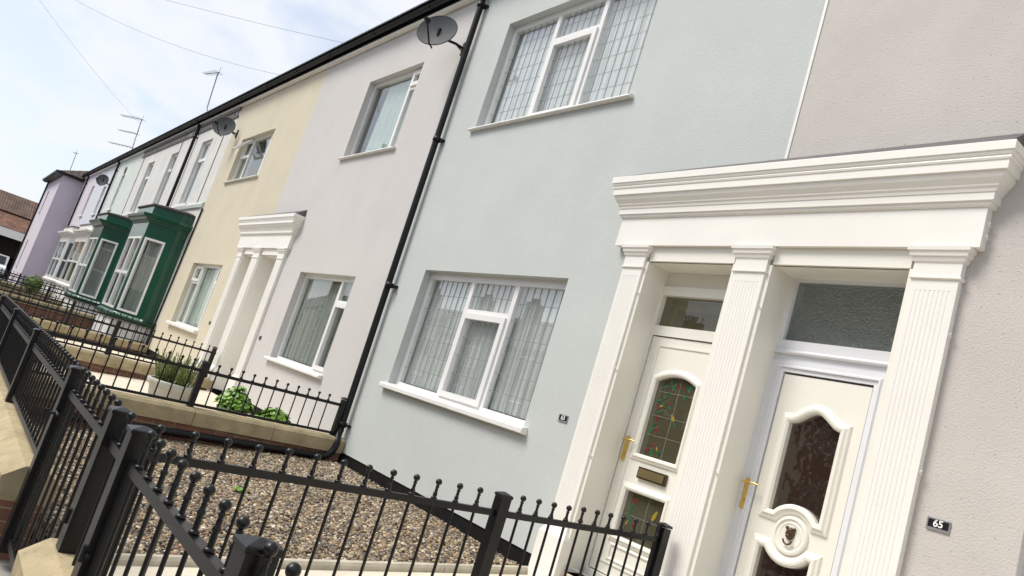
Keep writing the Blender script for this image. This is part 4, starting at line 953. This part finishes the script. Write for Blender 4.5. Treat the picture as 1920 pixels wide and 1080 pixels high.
downpipe(pts, .042, 'thick black downpipe between the mint and lilac grey houses, turning along the brick wall', [(-8.81, 2.86), (-8.90, 4.93), (-8.96, 6.98), (-8.79, 1.02)])
def straight(x, ztop, zbot, label, r=.045): downpipe([(x,-.165,7.33)]+bend((x,-.165,7.28), (x,-.075,7.2), (x,-.075,7.08))+[(x+.03,-.075,zbot)], r, label, [(x, 6.8), (x+.02, zbot+.15)])
straight(-24.05, 7.3, 1.0, 'black downpipe on the white house above the nearer green bay')
straight(-37.35, 7.3, 1.0, 'black downpipe between the pale green and pale blue houses')
straight(-46.5, 7.3, 1.0, 'black downpipe near the lilac block')
downpipe([(-20.02,-.03,4.36),(-20.05,-.03,4.30),(-20.32,-.03,.9)], .022, 'thin black pipe beside the nearer green bay')
downpipe([(-24.7,-.05,4.36),(-24.7,-.09,4.2),(-24.7,-.09,.9)], .035, 'pipe between the two green bays')

# ------------------------------------------------------------------ satellite dishes and aerials
def dish(c, wall, R, nrm, label, lnb=True):
    o = thing('satellite_dish', wall, label, 'satellite dish', 'dark satellite dishes on the house fronts')
    n = Vector(nrm).normalized(); a = n.cross(Vector((0,0,1))).normalized(); b = a.cross(n); C = Vector(c)
    mb = MB(); K, M_ = 28, 6; vs = []
    for i in range(M_+1):
        rr = R*i/M_
        for k in range(K):
            t = 2*math.pi*k/K; vs.append(C+rr*math.cos(t)*a*1.08+rr*math.sin(t)*b*.86+n*(.10*R*(i/M_)**2*1.6-.12*R))
    f = [(i*K+k, i*K+(k+1)%K, (i+1)*K+(k+1)%K, (i+1)*K+k) for i in range(M_) for k in range(K)]
    mb.add(vs, f, 0, True); mb.add([v-n*.012 for v in vs], f, 0, True)
    rim = [vs[M_*K+k]-n*.006 for k in range(K)]; mb.tube(rim+[rim[0]], .009, 6)
    mb.build('reflector', DISH, o)
    mb = MB(); foot = C-b*R*.9; head = C+n*R*1.0-b*R*.25
    mb.tube([foot-n*.05, foot+n*.05, head], .012, 8); mb.tube([head-n*.03+b*.03, head+n*.05+b*.0], .03, 10); mb.box(*(lambda h: (h.x-.03,h.x+.03,h.y-.03,h.y+.03,h.z-.03,h.z+.03))(head)); mb.build('receiver_arm', GUTB, o)
    mb = MB(); w = Vector(wall); back = C-n*.14*R-n*.03
    mb.tube([back, back-n*.08, Vector((w.x, w.y-.16, w.z-.02)), Vector((w.x, w.y-.02, w.z-.02))], .02, 8); mb.box(w.x-.06, w.x+.06, w.y-.02, w.y-.001, w.z-.11, w.z+.09); mb.tube([Vector((w.x+.03,w.y-.02,w.z-.09)), Vector((w.x+.0,w.y-.14,w.z-.03))], .01, 6)
    mb.box(back.x-.05, back.x+.05, back.y-.04, back.y+.02, back.z-.06, back.z+.06); mb.build('wall_bracket', GUTB, o); return o
dish((-9.30,-.42,6.47), (-9.15,0,6.40), .285, (.52,-.85,.12), 'dark satellite dish under the gutter beside the thick downpipe')
dish((-19.62,-.36,6.42), (-19.66,0,6.40), .29, (.62,-.78,.05), 'dark satellite dish at the corner of the cream house')
dish((-38.25,-.32,6.30), (-38.0,0,6.22), .30, (.62,-.78,.05), 'small far dark satellite dish on the pale blue house')
def yagi(mb, c, d, L, n, e=.22):
    c = Vector(c); d = Vector(d).normalized(); s = d.cross(Vector((0,0,1))).normalized(); mb.tube([c, c+d*L], .011, 6)
    for i in range(n): p = c+d*L*(i+.5)/n; q = e*(1-.3*i/n)/2; mb.tube([p-s*q, p+s*q], .006, 5)
    p = c+d*.06; mb.tube([p-Vector((0,0,.2)), p+Vector((0,0,.2))], .006, 5)
def aerial(base, top, arms, label, kink=None):
    o = thing('tv_aerial', base, label, 'aerial', 'television aerials above the eaves')
    mb = MB(); mb.tube([base]+([kink] if kink else [])+[top], .018, 8); mb.build('mast', STEEL, o)
    for c, d, L, n, e in arms: mb = MB(); yagi(mb, c, d, L, n, e); mb.build('antenna', STEEL, o)
    return o
aerial((-24.6,.2,7.55), (-25.95,.2,9.45), [((-25.7,.2,9.43), (-1,-.25,.0), 1.0, 8, .3)], 'tall thin aerial mast with one stubby head above the white house', (-25.5,.2,8.15))
aerial((-36.6,.15,7.5), (-37.9,.15,9.45), [((-37.5,.15,9.4), (-1,-.45,.05), 1.7, 7, .5), ((-37.2,.15,8.65), (-1,-.45,.05), 1.5, 6, .4), ((-36.9,.15,7.95), (-1,-.45,.05), 1.9, 7, .4)], 'aerial mast with three long arms above the pale green house', (-37.2,.15,7.95))
aerial((-51.6,-.6,7.6), (-52.2,-.6,8.9), [((-51.9,-.6,8.88), (-1,-.2,0), .5, 3, .3)], 'small far aerial on the roof of the lilac block')

# telephone wires
def wire(a, b, sag, label):
    a, b = Vector(a), Vector(b); mb = MB(); pts = [a.lerp(b, t/24)-Vector((0,0,sag*4*(t/24)*(1-t/24))) for t in range(25)]
    o = mb; mb.tube(pts, .0036, 5); w = mb.build('telephone_wire', WIRE); tag(w, label, 'wire', 'overhead telephone wires')
PT = (-25.5, -6.0, 9.6)
tp = thing('telegraph_pole', (-25.5,-6.0,.1), 'wooden telegraph pole on the pavement carrying the house wires', 'pole'); mb = MB(); mb.tube([(-25.5,-6.0,-.2),(-25.5,-6.0,9.8)], [.14,.09], 10); mb.build('pole_shaft', material('creosoted_wood', (.09,.06,.04), .85, var=.3), tp)
mb = MB(); mb.box(-25.9,-25.1,-6.06,-5.94,9.2,9.3); mb.build('crossarm', STEEL, tp)
wire(PT, (-37.75,.15,9.2), .15, 'steepest overhead wire at the top left corner')
wire(PT, (-16.9,-.2,7.38), .45, 'long overhead wire crossing behind the tall aerial')
wire(PT, (-13.5,-.2,7.38), .1, 'short overhead wire meeting the gutter of the lilac grey house')

# ------------------------------------------------------------------ plants
def leaves_disc(mb, p, n, r, cup=.25, k=8):
    n = n.normalized(); a = n.orthogonal().normalized(); b = n.cross(a); rot = random.random()*6.28
    vs = [p-n*r*cup]; 
    for i in range(k): t = rot+2*math.pi*i/k; q = r*(1+.12*math.sin(3*t)); vs.append(p+q*(math.cos(t)*a+math.sin(t)*b))
    mb.add(vs, [(0, 1+i, 1+(i+1) % k) for i in range(k)], 0, True)
def pot_profile(r, h): return [(r*.70,0),(r*.74,h*.05),(r*.9,h*.72),(r*.93,h*.76),(r*1.02,h*.8),(r*1.04,h*.97),(r*1.0,h),(r*.92,h),(r*.90,h*.86)]
def geranium(c, r, h, sx, sy, n, spread, label, rim):
    o = thing('potted_plant', c, label, 'potted plant'); mb = MB(); mb.lathe(pot_profile(r, h), c, 22, sx=sx, sy=sy); mb.build('pot', rim, o)
    mb = MB(); mb.lathe([(r*.9, h*.86), (0., h*.9)], c, 16, sx=sx, sy=sy); mb.build('soil', SOIL, o)
    mb = MB(); st = MB(); C = Vector(c)+Vector((0,0,h*.9))
    for i in range(n):
        t = random.random()*6.283; u = random.random()**.5; hh = spread[2]*(1-.75*u*u)*(.45+.55*random.random())
        p = C+Vector((math.cos(t)*u*spread[0], math.sin(t)*u*spread[1], hh))
        nn = Vector((math.cos(t)*u*.9+random.uniform(-.4,.4), math.sin(t)*u*.9+random.uniform(-.4,.4)-.1, .95)); leaves_disc(mb, p, nn, random.uniform(.02, .044))
        if i % 4 == 0: st.tube([C+Vector((p.x-C.x, p.y-C.y, 0))*.3, p-Vector((0,0,.01))], .004, 4, caps=False)
    mb.build('foliage', LEAFG, o, recalc=False); st.build('stems', STEM, o)
geranium((-10.15,-.98,gz(-.98)-.0), .2, .27, 1., 1., 420, (.27, .25, .33), 'bushy bright green plant in the taller pale green pot by the railing', POTG)
geranium((-9.6,-.62,gz(-.62)), .2, .2, 1.2, .95, 380, (.29, .25, .27), 'bright green leafy plant in the low pale pot nearest the downpipe', POTC)
# upright shrub in fluted pot
o = thing('potted_plant', (-11.25,-1.5,gz(-1.5)), 'upright olive green shrub in a white fluted pot on the terrace', 'potted plant'); c = (-11.25,-1.5,gz(-1.5)); mb = MB()
n = 40; prof = pot_profile(.34, .36); vs = []
for i, (r, z) in enumerate(prof):
    for k in range(n): fl = 1-.035*(abs((k % 5)-2)/2.) if .02 < z < .27 else 1; vs.append((c[0]+r*fl*math.cos(2*math.pi*k/n), c[1]+r*fl*math.sin(2*math.pi*k/n), c[2]+z))
mb.add(vs, [(i*n+k, i*n+(k+1)%n, (i+1)*n+(k+1)%n, (i+1)*n+k) for i in range(len(prof)-1) for k in range(n)], 0, True); mb.build('pot', POTC, o)
mb = MB(); mb.lathe([(.31, .31), (0, .33)], c, 16); mb.build('soil', SOIL, o)
mb = MB(); st = MB()
for i in range(95):
    t = random.random()*6.283; u = random.random()**.6*.24; b = Vector((c[0]+u*math.cos(t), c[1]+u*math.sin(t), c[2]+.32)); L = random.uniform(.22, .47)
    tip = b+Vector((math.cos(t)*u*.5+random.uniform(-.05,.05), math.sin(t)*u*.5+random.uniform(-.05,.05), L)); st.tube([b, (b+tip)/2+Vector((.01,0,0)), tip], .004, 4, caps=False)
    for k in range(34):
        s = .12+.88*k/34; p = b.lerp(tip, s); a = k*2.4; d = Vector((math.cos(a), math.sin(a), .75)).normalized(); q = random.uniform(.03, .05)*(1.1-.4*s); w = d.cross(Vector((0,0,1))).normalized()*.008
        mb.add([p-w*.6, p+d*q*.5-w, p+d*q, p+d*q*.5+w], [(0,1,2,3)])
mb.build('foliage', LEAFR, o, recalc=False); st.build('stems', STEM, o)
# rounded bush far left
o = thing('round_bush', (-30.6,-1.85,gz(-1.85)), 'rounded light green bush behind the far railing', 'bush'); mb = MB(); C = Vector((-30.6,-1.85,1.2))
for i in range(2600):
    d = Vector((random.gauss(0,1), random.gauss(0,1), random.gauss(0,1))).normalized(); r = (.30+.03*math.sin(d.x*9)+.035*math.cos(d.z*7+d.y*5))*random.uniform(.72, 1.06)
    p = C+Vector((d.x*r*.95, d.y*r*.95, d.z*r*.92)); leaves_disc(mb, p, d+Vector((random.uniform(-.6,.6), random.uniform(-.6,.6), random.uniform(-.2,.8))), random.uniform(.013, .024), .2, 5)
mb.build('foliage', LEAFB, o, recalc=False); mb = MB(); mb.tube([(-30.6,-1.85,gz(-1.85)-.03),(-30.6,-1.85,1.15)], .03, 8); mb.build('trunk', STEM, o)
# small weed in gravel
o = thing('weed', (-6.6,-1.9,gz(-1.9)), 'small green weed growing in the gravel', 'weed'); mb = MB()
for i in range(9): a = i*2.4; leaves_disc(mb, Vector((-6.6+.05*math.cos(a), -1.9+.05*math.sin(a), gz(-1.9)+.03+.012*(i % 3))), Vector((math.cos(a)*.6, math.sin(a)*.6, 1)), .028)
mb.build('foliage', LEAFG, o, recalc=False)

# ------------------------------------------------------------------ far building across the end of the street
fb = thing('carport_building', (-82, -5, 0), 'low far building with ribbed brown and orange tiled roofs over a dark open bay', 'building')
mb = MB(); mb.add([(-80.2,-16,4.33),(-80.2,8,4.33),(-83.2,8,5.8),(-83.2,-16,5.8)], [(0,1,2,3)]); mb.build('lower_roof', ORANGET, fb, recalc=False)
mb = MB(); mb.add([(-83.0,-16,5.86),(-83.0,8,5.86),(-86.6,8,7.75),(-86.6,-16,7.75),(-91,-16,5.5),(-91,8,5.5)], [(0,1,2,3),(3,2,5,4)]); mb.build('upper_roof', BROWNT, fb, recalc=False)
mb = MB(); mb.box(-80.25, -80.0, -16, 8, 3.6, 4.3); mb.box(-80.4, -80.1, -16, 8, 4.3, 4.36, 1); mb.build('fascia_beam', [WHITE, LEAD], fb)
mb = MB(); mb.box(-91, -90.8, -16, 8, 0, 5.6); mb.box(-91, -80.3, -16.2, -16, 0, 5.6); mb.box(-91, -80.3, 8, 8.2, 0, 5.6); mb.box(-84.2, -84, -16, 8, 2.0, 5.4); mb.box(-91,-80.3,-16,8,-.05,.02); mb.build('wall', material('dark_brown_boards', (.06,.045,.03), .8, var=.3), fb)
for y in (-14, -9, -4.2, 2.5): mb = MB(); mb.box(-80.25, -80.05, y-.1, y+.1, 0, 3.6); mb.build('post', material('dark_timber', (.05,.04,.035), .8), fb)
vn = thing('parked_van', (-78, -1.15, 0), 'white van front just visible at the far left beyond the railings', 'van'); mb = MB()
side = [(0,.45),(.1,.95),(.75,1.2),(1.15,2.0),(4.4,2.05),(4.5,.45)]
mb.loft([[(-77.2-a, y, z) for a, z in side] for y in (-1.95, -.15)]); mb.build('body', VANP, vn)
mb = MB(); mb.hexa([(-77.93,-1.8,1.24),(-77.93,-.3,1.24),(-77.97,-.3,1.24),(-77.97,-1.8,1.24)], [(-78.29,-1.75,1.92),(-78.29,-.35,1.92),(-78.36,-.35,1.92),(-78.36,-1.75,1.92)]); mb.build('windscreen', material('dark_vehicle_glass', (.02,.025,.03), .08), vn)
for x in (-78.1, -80.8):
    for y in (-1.9, -.2): mb = MB(); mb.tube([(x,y-.1,.34),(x,y+.1,.34)], .34, 16, smooth=False); mb.build('wheel', TYRE, vn)

# ------------------------------------------------------------------ the other side of the street (seen only in the window glass)
def opp(x0, x1, wm, label, gable=False):
    o = thing('opposite_house', ((x0+x1)/2, -21, 0), label, 'house', 'brick houses across the street'); y = -21.; H = 5.6
    ws = [(x0+.6, x0+2.0, 1.2, 2.7), (x0+.6, x0+2.0, 3.9, 5.2), (x1-2.0, x1-.8, 3.9, 5.2)]
    mb = MB(); mb.box(x0, x1, y-8, y, 0, H)
    mb.build('wall', wm, o)
    mb = MB(); z = H
    if gable:
        xc = (x0+x1)/2; mb.add([(x0-.2,y+.25,z),(x1+.2,y+.25,z),(xc,y+.25,z+2.6),(x0-.2,y-8,z),(x1+.2,y-8,z),(xc,y-8,z+2.6)], [(0,3,5,2),(1,2,5,4),(3,4,5)]); 
        gm = MB(); gm.add([(x0,y+.001,z),(x1,y+.001,z),(xc,y+.001,z+2.5)], [(0,1,2)]); gm.build('gable', wm, o, recalc=False)
    else: mb.add([(x0,y+.3,z),(x1,y+.3,z),(x1,y-4,z+2.5),(x0,y-4,z+2.5),(x1,y-8.3,z),(x0,y-8.3,z)], [(0,1,2,3),(3,2,4,5),(1,4,2),(0,3,5)])
    rf = mb.build('roof', SLATE, o, recalc=False); mb = MB(); mb.box(x0+.2, x0+1.1, y-4.4, y-3.6, z+1.6, z+3.6)
    for k in range(3): mb.tube([(x0+.35+.3*k,y-4,z+3.6),(x0+.35+.3*k,y-4,z+3.95)], .1, 8)
    mb.build('chimney', BRICKO, rf)
    for w in ws:
        mb = MB(); mb.box(w[0], w[1], y, y+.05, w[2], w[3]); wo = mb.build('window', UPVC, o); mb = MB(); mb.box(w[0]+.08, (w[0]+w[1])/2-.04, y+.05, y+.054, w[2]+.08, w[3]-.08); mb.box((w[0]+w[1])/2+.04, w[1]-.08, y+.05, y+.054, w[2]+.08, w[3]-.08); mb.build('pane', material('dark_reflective_pane', (.03,.035,.04), .05), wo)
    mb = MB(); mb.box(x1-1.8, x1-.9, y, y+.06, .1, 2.2); mb.build('door', GREEN, o)
k = -70.
i = 0
while k < 26:
    opp(k, k+5.4, BRICKO if i % 4 else R_CREAM, 'plain terraced house on the opposite side of the street', gable=(i % 5 == 2)); k += 5.4 if i % 3 else 7.2; i += 1
